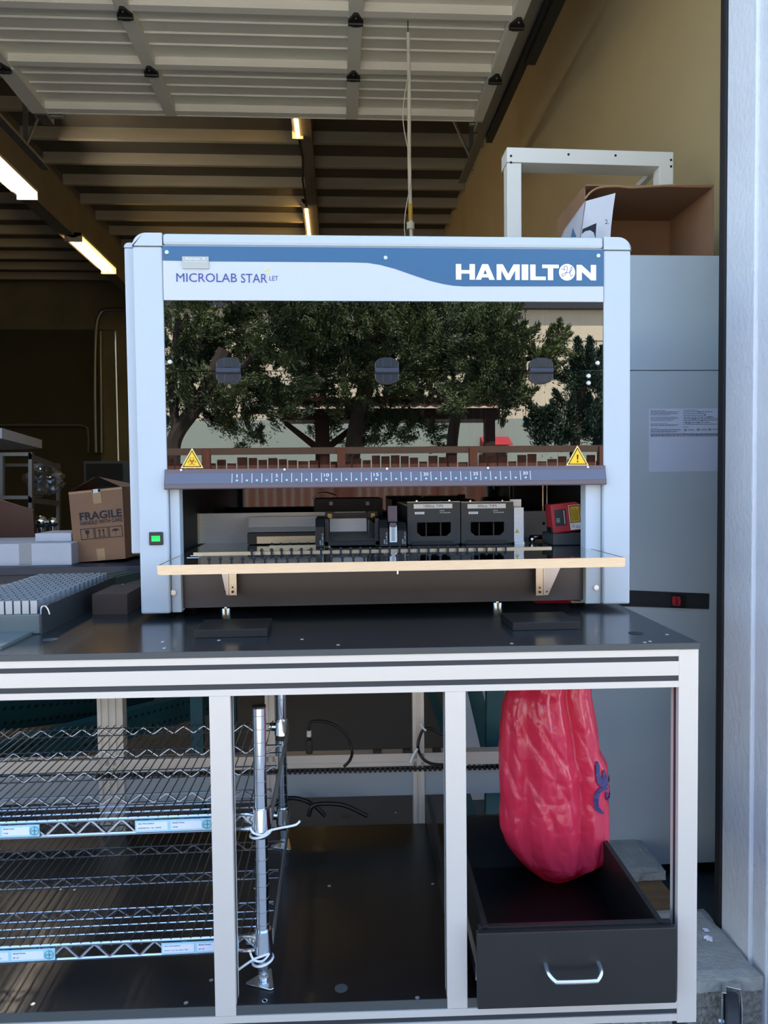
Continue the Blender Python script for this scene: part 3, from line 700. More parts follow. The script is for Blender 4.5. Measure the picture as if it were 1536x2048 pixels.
# ---------------- carriers standing on the deck
def tiprack(px0, px1, txt, label):
    Y = 1.87; a, b, c, d = rect(px0, 1003, px1, 1091, Y); c = DK+.001
    t = thing('tip_carrier', label, 'tip carrier', ((a+b)/2, Y, c), 'tip carriers on the deck')
    w = b-a; h = d-c
    u = lambda f: a+w*f
    v = lambda f: c+h*f
    MB().box(a, b, Y, Y+.006, v(.52), v(.985)).box(a, u(.18), Y, Y+.006, v(.03), v(.52)).box(u(.82), b, Y, Y+.006, v(.03), v(.52)).box(u(.18), u(.82), Y, Y+.006, v(.03), v(.2)).prism([(u(.18), v(.2)), (u(.26), v(.2)), (u(.18), v(.29))], 'y', Y, Y+.006).prism([(u(.82), v(.2)), (u(.74), v(.2)), (u(.82), v(.29))], 'y', Y, Y+.006).build('front_plate', 'dark_carrier', t)
    MB().box(a, a+.003, Y+.006, 2.2, c, v(.9)).box(b-.003, b, Y+.006, 2.2, c, v(.9)).box(a, b, 2.197, 2.2, c, v(.9)).box(a, b, Y+.006, 2.2, c, c+.004).box(u(.36), u(.38), Y+.02, Y+.03, c, v(.5)).box(u(.64), u(.66), Y+.02, Y+.03, c, v(.5)).build('carrier_frame', 'dark_carrier', t)
    MB().box(a, b, Y+.001, Y+.012, v(.975), v(1.0)).box(a, b, Y+.012, 2.2, v(.9), v(.93)).build('top_edge', 'cream', t)
    for f in (.18, .8): MB().cyl((u(f), Y+.006, v(1.0)), (u(f), Y+.006, v(1.03)), .003, 8).build('peg', 'bolt', t)
    l = MB().box(u(.12), u(.85), Y-.0008, Y, v(.84), v(.945)).build('name_strip', 'label_white', t)
    MB().text(txt, u(.31), u(.68), v(.865), v(.925), Y-.0012).build('lettering', 'ink', l)
    l = MB().box(u(.14), u(.32), Y-.0008, Y, v(.71), v(.765)).build('barcode_label', 'label_white', t)
    MB().text('Rover4', u(.17), u(.29), v(.725), v(.75), Y-.0012).build('lettering', 'ink', l)
    MB().text('182096', u(.61), u(.70), v(.775), v(.80), Y-.0008).text('TIP_CAR_480_A00', u(.61), u(.81), v(.725), v(.755), Y-.0008, bold=.01).build('lettering', 'white_print', t)
    MB().box(u(.08), u(.85), Y-.003, Y+.004, v(0), v(.09)).build('latch_bar', 'black_plastic', t)
    tm = MB()
    for i in range(8):
        for j in range(10):
            pass
    return t
tiprack(815, 920.5, '1000uL TIPS', 'dark grey tip carrier marked 1000uL TIPS, left of its twin on the machine deck')
tiprack(922.5, 1027, '300uL TIPS', 'dark grey tip carrier marked 300uL TIPS, right of its twin on the machine deck')
Y = 1.86; a, b, c, d = rect(649, 1028, 758, 1092, Y); c = DK+.001
t = thing('plate_carrier', 'black open plate carrier with a brushed metal plate between two pale pegs', 'plate carrier', ((a+b)/2, Y, c))
u = lambda f: a+(b-a)*f
v = lambda f: c+(d-c)*f
MB().box(a, u(.07), Y, 2.1, c, v(.86)).box(u(.93), b, Y, 2.1, c, v(.86)).box(a, b, Y, Y+.012, c+.002, v(.16)).box(u(.07), u(.93), Y+.10, Y+.11, c, v(.78)).build('frame', 'black_plastic', t, bevel=.001)
for i in range(5): MB().box(u(.07), u(.93), Y+.015+.014*i, Y+.019+.014*i, v(.16), v(.2+.05*i)).build('fin', 'dark_carrier', t)
MB().prism([(Y+.09, v(.30)), (Y+.095, v(.34)), (Y+.1, v(.80)), (Y+.11, v(.82)), (Y+.11, v(.30))], 'x', u(.09), u(.80)).build('metal_plate', 'plate_satin', t)
for i in range(4): MB().box(u(.82+.03*i), u(.835+.03*i), Y+.02, Y+.1, v(.3), v(.80-.04*i)).build('rib', 'dark_carrier', t)
for f in (0.0, .84):
    MB().box(u(f), u(f+.18), Y+.11, Y+.14, c, v(1.02)).build('corner_block', 'dark_carrier', t)
    MB().box(u(f+.05), u(f+.13), Y+.107, Y+.11, v(.82), v(.96)).build('peg', 'ochre', t)
MB().box(u(.18), u(.84), Y+.12, Y+.13, c, v(.98)).build('cross_bar', 'dark_carrier', t)
t = thing('hooded_module', 'dark domed module with two small pale pegs behind the plate carrier', 'lab module', (at(690, 1020, 2.2).x, 2.2, DK))
a2, b2, c2, d2 = rect(628, 1000, 765, 1030, 2.2)
MB().box(a2, b2, 2.19, 2.26, DK, d2+.004).build('body', 'dark_carrier', t)
pc = at(650, 999, 2.18); MB().tube(smoothpts([at(625, 996, 2.18), at(632, 990, 2.18), at(648, 987, 2.18), at(664, 990, 2.18), at(672, 994, 2.18)], 5), .002, 6).build('dome_rim', 'cream', t)
for px in (662, 735.5):
    p = at(px, 1007, 2.17); MB().box(p.x-.005, p.x+.005, 2.17, 2.19, p.z-.005, p.z+.005).build('peg', 'label_white', t)
def slim(px0, px1, pyt, cap, label, wlab=False):
    Y = 1.845; a, b, c, d = rect(px0, pyt, px1, 1096, Y); c = DK+.001
    t = thing('narrow_carrier', label, 'carrier', ((a+b)/2, Y, c), 'narrow carriers on the deck')
    MB().prism([(Y, c), (Y, d-.02), (Y+.012, d), (Y+.25, d), (Y+.25, c)], 'x', a, b).build('body', 'black_plastic', t, bevel=.001)
    if cap:
        e, f_, g, h = rect(*cap, Y+.02); MB().box(e, f_, Y+.018, Y+.04, c, h).build('cap_block', 'mauve', t)
        MB().box(a+.003, b-.003, Y-.004, Y, d-.012, d-.002).build('clip', 'mauve', t)
    if wlab:
        w = (b-a); l = MB().box(a+w*.1, b-w*.05, Y-.001, Y, c+.01, c+.052).build('barcode_label', 'label_white', t)
        lm = MB()
        for k in range(12): lm.box(a+w*.3, b-w*.3, Y-.0014, Y-.001, c+.014+.003*k, c+.0152+.003*k)
        lm.build('lettering', 'ink', l)
    else:
        lm = MB(); w = b-a; M_ = Matrix.Translation((a+w*.62, 0, c+.006)) @ Matrix.Rotation(-PI/2, 4, 'Y')
        lm.text('182090', 0, .011, 0, .0028, Y-.0006, M=M_).text('PLT_CAR_L5', .0, .028, -.006, -.0025, Y-.0006, M=M_)
        lm.build('lettering', 'white_print', t)
slim(631, 648, 1038, None, 'narrow black carrier with white side print left of the plate carrier')
slim(759.5, 776, 1040, None, 'narrow black carrier with white side print just right of the plate carrier')
slim(777.5, 795, 1044, (776, 1012, 794, 1040), 'narrow black carrier with white barcode label and a mauve block', True)
slim(796, 813, 1045, None, 'narrow black carrier beside the 1000uL tip carrier')
# red scanner
cx = at(1137, 1034, 1.84)
t = thing('barcode_scanner', 'tilted red laser scanner with yellow warning label at the right of the deck', 'scanner', cx)
MT = Matrix.Translation(cx) @ Matrix.Rotation(math.radians(-6), 4, 'Y')
w = .0425; h = .036
MB().prism([(-w, -h), (w, -h), (w, h*.55), (w*.55, h), (-w, h)], 'y', 0, .05, M=MT).build('body', 'red_plastic', t, bevel=.001)
MB().box(-w*.82, -w*.15, -.001, 0, -h*.55, h*.6, M=MT).build('dark_window', 'dark_carrier', t)
lb = MB().box(w*.05, w*.72, -.001, 0, -h*.92, h*.8, M=MT).build('rating_label', 'label_white', t)
MB().box(w*.08, w*.69, -.0015, -.001, -h*.45, h*.76, M=MT).build('label_border', 'sign_dark', lb)
MB().box(w*.12, w*.65, -.002, -.0015, -h*.4, h*.7, M=MT).build('warning_field', 'label_yellow', lb)
lm = MB()
for k in range(6): lm.box(w*(.18+.07*k), w*(.19+.07*k)+.0004, -.0023, -.002, -h*.3, h*(.6-.07*(k % 3)), M=MT)
lm.text('CE', w*.12, w*.3, -h*.75, -h*.55, -.0015, M=MT); lm.box(w*.35, w*.66, -.0013, -.001, -h*.8, -h*.77, M=MT); lm.box(w*.35, w*.6, -.0013, -.001, -h*.68, -h*.65, M=MT)
lm.build('lettering', 'sign_dark', lb)
MB().box(w*.82, w*.96, -.001, 0, -h*.12, h*.15, M=MT).build('side_label', 'label_white', t)
MB().box(-w-.004, -w+.004, .002, .04, -h*1.02, -h*.6, M=MT).build('cable_plug', 'black_plastic', t)
lm = MB(); 
for k in range(3): lm.box(-w*.74, -w*.54, -.0015, -.001, -h*(.05+.11*k), -h*(.02+.11*k), M=MT)
lm.box(-w*.27, -w*.24, -.0015, -.001, -h*.45, h*.5, M=MT).build('lettering', 'white_print', t)
MB().cyl((cx.x, 1.865, DK), (cx.x, 1.865, cx.z-h), .004, 8).build('mount_stem', 'iron_black', t)
a, b, c, d = rect(1102, 1066, 1173, 1099, 1.82)
m = MB().box(a, b, 1.80, 1.90, DK+.001, d); t = m.build('dark_box', 'dark_carrier', bevel=.002); tag(t, 'plain black box on the deck below the red scanner', 'box')
# ================================================================ aluminium profile table
TFY = 1.337; PX, PY = .6627, TFY
tb = thing('workstation_table', 'long black topped table on an aluminium profile frame', 'table', (PX, PY, GZ))
XA = -1.45; DEP = .76; TB = PY+DEP
def profile(x0, x1, y0, y1, z0, z1, name, slots=(), axis='x'):
    o = MB().box(x0, x1, y0, y1, z0, z1).build(name, 'extrusion', tb, bevel=.0012); return o
# top board with the waste opening
ox0, ox1, oy0, oy1 = .47, .61, 1.80, 1.94
top = MB().box(XA, ox0, TFY-.001, TB+.01, TZ-.012, TZ).box(ox1, PX+.001, TFY-.001, TB+.01, TZ-.012, TZ).box(ox0, ox1, TFY-.001, oy0, TZ-.012, TZ).box(ox0, ox1, oy1, TB+.01, TZ-.012, TZ).build('tabletop', 'tabletop', tb)
MB().box(XA, PX+.0012, TFY-.0018, TFY-.001, TZ-.0118, TZ-.0004).build('edge_band', 'edge_grey', top)
fr = MB()
for px, py in ((80, 1287), (315, 1290), (320, 1303), (430, 1286), (600, 1283), (675, 1294), (1025, 1289), (1290, 1285), (1332, 1269), (1300, 1283), (445, 1245), (1060, 1240)):
    p = atz(px, py, TZ); MB().cyl((p.x, p.y, TZ-.002), (p.x, p.y, TZ+.0006), .0035, 12).build('screw', 'bolt', top)
for px, py, r in ((82, 1287, .014), (1270, 1267, .014)):
    p = atz(px, py, TZ); g = MB().cyl((p.x, p.y, TZ-.001), (p.x, p.y, TZ+.0008), r, 24).build('grommet', 'black_rubber' if px > 500 else 'edge_grey', top)
MB().box(-.47, -.34, 1.93, 1.934, TZ, TZ+.0006).build('seam', 'bolt', top)
def rail(z1, spec, y0, name, depth=.034, face=TFY):
    z = z1; zs = []
    for kind, hgt in spec: zs.append((kind, z-hgt, z)); z -= hgt
    m = MB()
    m.box(XA, .6255, face+.004, face+depth, zs[-1][1], z1)
    for kind, a, b in zs:
        if kind == 'w': m.box(XA, .6255, face, face+.004, a, b)
    o = m.build(name, 'extrusion', tb)
    for kind, a, b in zs:
        if kind == 'g': MB().box(XA, .6255, face+.0025, face+.0042, a+.0002, b-.0002).build('slot_cover', 'slot_black', o)
    return o
rail(TZ-.012, [('w', .0128), ('g', .0095), ('w', .0264), ('g', .0103), ('w', .0116)], 0, 'top_rail')
rail(.4168, [('w', .0135), ('g', .0105), ('w', .0135)], 0, 'bottom_rail')
for (a, b, z0, z1) in ((.6255, PX, .3748, TZ-.012), (.1915, .2295, .4168, 1.0149), (-.2385, -.200, .4168, 1.0149), (XA, XA+.037, .3748, TZ-.0122)):
    lg = MB().box(a, b, TFY+.0003, TFY+.036, z0, z1).build('front_post', 'extrusion', tb, bevel=.0012)
    for xx in (a-.0003, b-.0027): MB().box(xx, xx+.003, TFY+.012, TFY+.022, z0+.001, z1-.001).build('slot_cover', 'slot_black', lg)
# rear frame
YB = TB-.036
def fluted(x0, x1, z0, z1):
    m = MB().box(x0, x1, YB+.003, TB, z0, z1); w = (x1-x0); k = max(2, round(w/.017)); s = w/(k*2-1)
    for i in range(k): m.box(x0+2*i*s, x0+(2*i+1)*s, YB, YB+.003, z0, z1)
    return m.build('rear_post', 'extrusion', tb)
fluted(.181, .213, .43, 1.0855); fluted(-.695, -.625, .43, 1.0855); fluted(-.232, -.205, .43, 1.0855); fluted(.628, .6625, .3748, 1.0855)
m = MB().box(XA, .628, YB+.002, TB, .600, .636); m.box(XA, .628, YB, YB+.003, .600, .612).box(XA, .628, YB, YB+.003, .620, .636)
m.build('rear_rail', 'extrusion', tb)
MB().box(XA, .628, YB, TB, 1.04, 1.0855).build('rear_rail', 'extrusion', tb)
MB().box(XA, .628, YB+.004, YB+.012, .515, .592).build('back_board', 'grey_panel', tb)
m = MB(); x = -.7
m.box(-.7, .62, YB-.004, YB+.004, .590, .594)
while x < .62: m.box(x, x+.008, YB-.012, YB+.002, .588, .600); x += .014
m.build('cable_duct', 'cable', tb)
for px in (740, 800, 860, 905): 
    p = at(px, 1500, YB); MB().box(p.x-.012, p.x+.012, YB, YB+.02, .637, .645).build('clip', 'cable', tb)
for x in (XA, .6285): MB().box(x, x+.034, TFY+.036, YB, .3748, .40).box(x, x+.034, TFY+.036, YB, 1.05, 1.0852).build('side_rail', 'extrusion', tb)
# lower shelf board
sh = MB().box(XA, .1915+.03, TFY+.004, TB-.037, .4185, .4345).build('lower_board', 'shelf_black', tb)
MB().box(XA, .6255, TFY+.002, TFY+.0038, .4185, .4348).build('board_edge', 'edge_grey', sh)
for px, py in ((48, 2036), (365, 2027), (527, 2019), (836, 2007), (648, 1782), (857, 1774), (96, 1798), (127, 1798), (415, 1979), (498, 1789), (826, 1646), (776, 1630), (525, 2020)):
    p = atz(px, py, .4345); MB().cyl((p.x, p.y, .434), (p.x, p.y, .4352), .0042, 14).build('screw', 'bolt', sh)
p = atz(681, 1991, .4345); MB().cyl((p.x, p.y, .434), (p.x, p.y, .4353), .0125, 26).build('grommet', 'edge_grey', sh)
p = atz(676, 1640, .4345); MB().cyl((p.x, p.y, .434), (p.x, p.y, .4353), .014, 26).build('grommet', 'edge_grey', sh)
# drawer compartment: side boards, floor and the pulled-out drawer
MB().box(.217, .229, TFY+.04, TB-.04, .4345, .515).build('runner_board', 'wood_black', tb)
MB().box(.6255-.012, .6245, TFY+.04, TB-.04, .4345, .50).build('runner_board', 'wood_black', tb)
MB().box(.2295, .6255, TFY+.004, TB-.037, .4185, .4335).build('drawer_floor', 'shelf_black', tb)
DY = 1.318
dx0, dx1, dz0, dz1 = .2435, .6105, .4365, .578
dr = MB().box(dx0, dx1, DY-.012, DY+.002, dz0, dz1).build('drawer', 'wood_black', tb, bevel=.0015)
MB().box(dx0+.012, dx0+.022, DY+.002, DY+.46, dz0+.012, dz1+.006).box(dx1-.03, dx1-.02, DY+.002, DY+.46, dz0+.012, dz1+.006).box(dx0+.012, dx1-.02, DY+.45, DY+.46, dz0+.012, dz1+.006).box(dx0+.004, dx1-.004, DY+.002, DY+.012, dz0+.01, dz1+.004).build('drawer_box', 'wood_black', dr)
MB().box(dx0+.02, dx1-.028, DY+.01, DY+.45, dz0+.014, dz0+.02).build('drawer_bottom', 'shelf_black', dr)
for x in (dx0+.004, dx1-.016): MB().box(x, x+.008, TFY+.02, TFY+.45, dz0+.02, dz0+.05).build('drawer_runner', 'bolt', dr)
pa = at(1100, 1940, DY-.03); pb = at(1207, 1933, DY-.03); zz = .507
hpth = smoothpts([(pa.x, DY-.010, zz+.010), (pa.x+.001, DY-.030, zz+.005), (pa.x+.010, DY-.040, zz-.002), (pa.x+.02, DY-.042, zz-.003), (pb.x-.02, DY-.042, zz-.003), (pb.x-.010, DY-.040, zz-.002), (pb.x-.001, DY-.030, zz+.005), (pb.x, DY-.010, zz+.010)], 5)
MB().tube(hpth, .0042, 12).build('drawer_handle', 'wire_chrome', dr, smooth=True)
# table stands on casters out of frame
for x in (XA+.018, -.22, .21, .644):
    for y in (TFY+.03, TB-.03):
        f_ = MB().cyl((x, y, .08), (x, y, .42 if abs(x) < .3 else .3748), .014, 12).build('caster', 'iron_black', tb)
        MB().cyl((x-.015, y, GZ+.07), (x+.015, y, GZ+.07), .07, 24).build('caster_wheel', 'wheel', f_)
tb.rotation_euler = (0, 0, -.029)
# ---------------- pads lying on the tabletop
for px0, px1, pyb, lab in ((390, 533, 1276.5, 'flat black block on the tabletop in front of the left foot of the machine'), (1026, 1165, 1261.5, 'flat black block on the tabletop in front of the right foot of the machine')):
    p0 = atz(px0, pyb, TZ); p1 = atz(px1, pyb, TZ)
    o = MB().box(p0.x, p1.x, p0.y, p0.y+.115, TZ, TZ+.016).build('flat_block', 'wood_black', bevel=.001)
    tag(o, lab, 'block', 'flat blocks on the tabletop')
# ---------------- red bag
BC = Vector((0, 1.70))
prof = [(1385, 1012, 1181), (1400, 1008, 1183), (1430, 1002, 1188), (1460, 999, 1193), (1500, 997, 1198), (1530, 996, 1214), (1570, 996, 1217), (1600, 999, 1217), (1625, 996, 1217), (1650, 998, 1216), (1680, 1008, 1214), (1700, 1022, 1213), (1712, 1032, 1206), (1725, 1046, 1185), (1740, 1062, 1163), (1752, 1078, 1143), (1759, 1092, 1128)]
bag = thing('waste_bag', 'crumpled red plastic biohazard bag hanging under the table into the drawer', 'bag', (.49, 1.70, .47))
rows_ = [(1.0985, .49, .585), (1.05, .45, .585)]
for py, l, r in prof:
    a = at(l, py, 1.70); b = at(r, py, 1.70); rows_.append((a.z, a.x, b.x))
rb = random.Random(3); ph = [rb.uniform(0, 6.28) for _ in range(8)]
NA = 240; NZ = 200
from mathutils import noise as mnoise
zt_, zb_ = rows_[0][0], rows_[-1][0]
LF = [(z, l) for z, l, r in rows_][::-1]; RF = [(z, r) for z, l, r in rows_][::-1]
def ridge(x): return 1-abs(((x/PI) % 2)-1)*2          # sharp folded wave, -1..1
def bagpt(th, f, off=0):
    z = zt_+(zb_-zt_)*f
    l = interp(z, LF); r = interp(z, RF); cx = (l+r)/2; hw = (r-l)/2
    if f > .985: hw *= max(.02, math.sqrt(max(0, (1-f)/.015)))
    dp = min(hw*.9, .10); yc = 1.70+.16*max(0, 1-f*4.5)
    dp *= .65+.35*min(1, f*4.5)
    c_, s_ = math.cos(th), math.sin(th); front = max(0, -s_)
    w_ = th+.10*math.sin(f*5+1)+.05*math.sin(f*11)
    amp = interp(f, [(0, 1.0), (.45, 1.0), (.8, .75), (1, .15)])
    pl = .15*ridge(6*w_+ph[0])+.07*ridge(13*w_+ph[1]+f*2)
    q = Vector((cx+hw*c_, dp*s_, z))
    v1 = mnoise.voronoi(Vector((q.x*20+1.5*math.sin(q.z*8), q.y*20, q.z*4.5)))[0]
    v2 = mnoise.voronoi(Vector((q.x*42, q.y*42+5*q.z, q.z*26)))[0]
    cr = .10*min(.5, v1[1]-v1[0])+.022*min(.5, v2[1]-v2[0])
    k = 1+pl*amp*(.3+.8*front)+cr*(.5+1.2*front)-.05
    kk = 1+pl*amp*.12+cr*.5-.02
    return Vector((cx+hw*c_*kk+off*c_, yc+dp*s_*k+off*s_, z))
vs = []; fs = []
for i in range(NZ+1):
    for j in range(NA): vs.append(bagpt(2*PI*j/NA, i/NZ))
for i in range(NZ):
    for j in range(NA): fs.append((i*NA+j, i*NA+(j+1) % NA, (i+1)*NA+(j+1) % NA, (i+1)*NA+j))
mb = MB(); mb.v = vs; mb.f = fs+[[NZ*NA+j for j in range(NA)]]
bo = mb.build('bag_body', 'bag_red', bag)
for f in bo.data.polygons: f.use_smooth = True
rm = MB()
def prj(p):
    d = Vector(p)-Vector((0, 0, CAMZ)); w = d.dot(FWD); return 768+F*d.dot(RGT)/w, 1024-F*d.dot(UPV)/w
def onbag(px, py):                    # angle and height of a mark on the right front of the bag
    f = (zt_-at(px, py, 1.66).z)/(zt_-zb_); best = None
    for k in range(100):
        a = -PI/2+PI/2*k/100; e = abs(prj(bagpt(a, f))[0]-px)
        if best is None or e < best[0]: best = (e, a)
    return best[1], f
def stroke(pts, w):
    sp = smoothpts([(px, py, 0) for px, py in pts], 5); n_ = len(sp); q = []
    for i, p in enumerate(sp):
        t = (sp[min(i+1, n_-1)]-sp[max(i-1, 0)]).normalized(); nn = Vector((-t.y, t.x, 0))
        ww = w*math.sin(PI*(.12+.76*i/(n_-1)))
        for s in (-1, 1):
            a, f = onbag(p.x+nn.x*ww*s, p.y+nn.y*ww*s); q.append(bagpt(a, f, .0035))
    rm.add(q, [(2*i, 2*i+1, 2*i+3, 2*i+2) for i in range(n_-1)])
stroke([(1192, 1512), (1194, 1535), (1201, 1552), (1213, 1562)], 5)
stroke([(1213, 1568), (1198, 1563), (1190, 1578), (1192, 1598), (1204, 1613)], 5)
stroke([(1205, 1530), (1208, 1548), (1215, 1556)], 4)
stroke([(1211, 1572), (1213, 1585), (1216, 1592)], 3)
rm.build('biohazard_print', 'bag_ink', bag)
# ---------------- wire shelf in the left bay
sf = thing('wire_shelving', 'chrome wire shelving unit with two shelves standing inside the table', 'shelving', (-.6, 1.7, .4345))
SX0, SX1, SY0, SY1 = -1.05, -.135, 1.425, 1.985
for (x, y) in ((-.1555, 1.43), (-.1555, 1.975), (SX0+.02, 1.43), (SX0+.02, 1.975)):
    r = .0125
    ztop = .972 if y < 1.5 else 1.0
    p = MB().cyl((x, y, .462), (x, y, ztop), r, 22).build('post', 'chrome', sf, smooth=True)
    m = MB(); z = .50
    while z < ztop-.01: m.cyl((x, y, z), (x, y, z+.0012), r+.0004, 22); z += .0254
    m.build('post_groove', 'galvanised', p)
    MB().cyl((x, y, ztop), (x, y, ztop+.004), r+.0006, 22).build('post_cap', 'cable', p)
    MB().cyl((x, y, .445), (x, y, .464), .006, 10).cyl((x, y, .444), (x, y, .452), .010, 6).build('levelling_bolt', 'bolt', p)
    an = [(x+.034*math.cos(a), y+.034*math.sin(a)) for a in (1.2, 1.35, 3.3, 3.45, 5.2, 5.4)]
    MB().prism(an, 'z', .4350, .4385).cyl((x, y, .4385), (x, y, .444), .009, 12).build('foot_plate', 'wire_chrome', p, bevel=.0008)
def truss(mb, x0, x1, y, zt, zb, per=.056, r=.0024, rz=.0022):
    mb.tube([(x0, y, zt), (x1, y, zt)], r, 6); mb.tube([(x0, y, zb), (x1, y, zb)], r, 6)
    pts = []; x = x0; n_ = int((x1-x0)/per*8)
    for i in range(n_+1):
        ph_ = i/8*2*PI; s = math.sin(ph_); s = .75*math.asin(s)*2/PI+.3*s
        pts.append((x0+(x1-x0)*i/n_, y, (zt+zb)/2+(zt-zb)/2*.85*s))
    mb.tube(pts, rz, 5)
for lev, (zt, lab) in enumerate(((.768, 'upper'), (.529, 'lower'))):
    s_ = MB()
    truss(s_, SX0, -.17, SY0, zt, zt-.028, .056, .0032, .0028)
    front = s_.build('wire_shelf', 'wire_chrome', sf, smooth=True)
    for y in (1.545, 1.675, 1.81, 1.975):
        s_ = MB(); truss(s_, SX0, -.145, y, zt-.003, zt-.022, .052, .0017, .0017); s_.build('shelf_truss', 'wire_chrome', front, smooth=True)
    s_ = MB()
    for y in (1.46, 1.487): s_.tube([(SX0, y, zt-.003), (-.15, y, zt-.003)], .0016, 6)
    s_.build('cross_wire', 'wire_chrome', front, smooth=True)
    s_ = MB(); x = SX0+.01
    while x < -.165:
        s_.tube([(x, SY0-.002, zt+.003), (x, SY1, zt+.001)], .0014, 5); s_.ball((x, SY0+.002, zt-.0055), .0024, 6); x += .0187
    s_.build('wire_mat', 'mat_wire', front, smooth=True)
    s_ = MB().box(-.1385, -.1365, 1.44, 1.965, zt-.028, zt+.004)
    s_.build('side_rail', 'galvanised', front)
    for (x, y) in ((-.1555, 1.43), (-.1555, 1.975)):
        c_ = MB().cyl((x, y, zt-.032), (x, y, zt+.010), .0195, 22, r1=.0165).cyl((x-.03, y+.006, zt-.012), (x, y, zt-.012), .012, 10).build('collar', 'chrome', front, smooth=True)
        MB().cyl((x, y, zt-.046), (x, y, zt-.032), .017, 20).build('sleeve', 'cable', c_)
    for yy in (0,):
        MB().tube(smoothpts([(-.205, SY0, zt), (-.18, SY0-.002, zt+.001), (-.168, SY0-.002, zt-.003)], 4), .004, 8).tube(smoothpts([(-.205, SY0, zt-.028), (-.18, SY0-.002, zt-.028), (-.168, SY0-.002, zt-.026)], 4), .004, 8).build('corner_rod', 'wire_chrome', front, smooth=True)
    # price label holders
    for (pl, pr_, y0_) in (((-60, 78, 0), (270, 425, 0)) if lev == 0 else ((-60, 102, 0), (317, 473, 0))):
        yy = SY0-.006
        a = at(pl, 1645, yy).x; b = at(pr_, 1645, yy).x
        h = MB().box(a, b, yy, yy+.002, zt-.025, zt-.003).build('label_holder', 'label_blue', front)
        w = b-a
        MB().box(a+w*.02, a+w*.42, yy-.0006, yy, zt-.0215, zt-.006).box(a+w*.46, a+w*.86, yy-.0006, yy, zt-.0215, zt-.006).build('paper_strip', 'label_lilac', h)
        lm = MB().text('Item Description:', a+w*.04, a+w*.25, zt-.0098, zt-.0072, yy-.001, bold=.02).text('Stock From:', a+w*.48, a+w*.64, zt-.0098, zt-.0072, yy-.001, bold=.02)
        lm.text('BARRIER 96, 1 ML, 300/PK' if lev == 0 else 'Rainin 1 mL Tip, Filter, 960', a+w*.04, a+w*.34, zt-.0185, zt-.0155, yy-.001).text('VWR' if lev == 0 else 'SP 10', a+w*.48, a+w*.55, zt-.0185, zt-.0155, yy-.001)
        lm.build('lettering', 'ink', h)
        cx_, cz_ = a+w*.93, zt-.014
        k = MB().tube([(cx_+.008*math.cos(t), yy-.0008, cz_+.008*math.sin(t)) for t in [2*PI*j/20 for j in range(20)]], .0006, 4, closed=True).box(cx_-.0006, cx_+.0006, yy-.0012, yy-.0004, cz_-.007, cz_+.007).box(cx_-.006, cx_+.006, yy-.0012, yy-.0004, cz_-.0006, cz_+.0006)
        k.build('emblem', 'teal_print', h)
for zt, path, lab in ((.728, [(500, 1655), (507, 1666), (525, 1670), (540, 1661), (560, 1656), (590, 1650), (600, 1642)], 'white cable tie with a long tail round the post under the upper shelf'), (.478, [(500, 1905), (508, 1920), (525, 1922), (538, 1908), (525, 1912), (505, 1920), (476, 1940)], 'white cable tie round the post below the lower shelf')):
    pts = [at(px, py, 1.41) for px, py in path]
    m = MB()
    sp = smoothpts(pts, 5)
    m.tube(sp, .0022, 6)
    m.tube([(-.1565+.0195*math.cos(t), 1.43+.0195*math.sin(t), zt+.004*math.cos(t)) for t in [2*PI*j/24 for j in range(24)]], .0026, 6, closed=True)
    o = m.build('cable_tie', 'zip', smooth=True); tag(o, lab, 'cable tie', 'cable ties on the chrome post')
# ---------------- cables behind the table
YC = 2.045
def cable(pts, r, label, nm='power_cable', **k):
    o = MB().tube(smoothpts([at(*p) for p in pts], 8), r, 10).build(nm, 'cable', smooth=True); tag(o, label, 'cable'); return o
t = thing('power_cable', 'black power cable arching up from a plug on the rear rail', 'cable', at(618, 1505, 2.045))
MB().tube(smoothpts([at(618, 1478, YC), at(618, 1450, YC), at(630, 1442, YC), at(660, 1446, YC), at(692, 1468, YC), at(704, 1500, YC), at(700, 1520, YC-.02), at(688, 1533, YC-.02)], 8), .0042, 10).build('cord', 'cable', t, smooth=True)
MB().box(at(612, 1490, YC).x, at(625, 1490, YC).x, YC-.012, YC+.01, at(618, 1506, YC).z, at(618, 1478, YC).z).build('plug', 'cable', t, bevel=.003)
MB().cyl(at(618, 1473, YC), at(618, 1461, YC), .0062, 10).build('white_tag', 'label_white', t)
cable([(905, 1480, YC), (885, 1470, YC), (862, 1457, YC), (845, 1462, YC), (836, 1490, YC), (842, 1512, YC-.02), (862, 1527, YC-.02), (900, 1530, YC-.02)], .0042, 'looped black cable by the middle rear post of the table')
o = MB().tube(smoothpts([at(840, 1446, YC-.01), at(846, 1456, YC-.01), at(852, 1461, YC-.01)], 4), .003, 6).build('cable_tie', 'zip', smooth=True); tag(o, 'white cable tie on the looped cable beside the rear post', 'cable tie')
o = MB().tube(smoothpts([at(835, 1497, YC-.01), at(826, 1512, YC-.01), at(821, 1525, YC-.01)], 4), .004, 6).build('cable_tie', 'zip', smooth=True); tag(o, 'white cable tie hanging over the rear rail at the middle post', 'cable tie')
YD_ = 2.03
cable([(540, 1616, YD_), (570, 1598, YD_), (600, 1598, YD_), (630, 1612, YD_), (650, 1632, YD_)], .006, 'black cable loop on the floor behind the table, left one')
cable([(617, 1632, YD_-.03), (625, 1612, YD_-.03), (650, 1607, YD_-.03), (690, 1611, YD_-.03), (735, 1632, YD_-.03)], .006, 'black cable loop on the floor behind the table, right one')
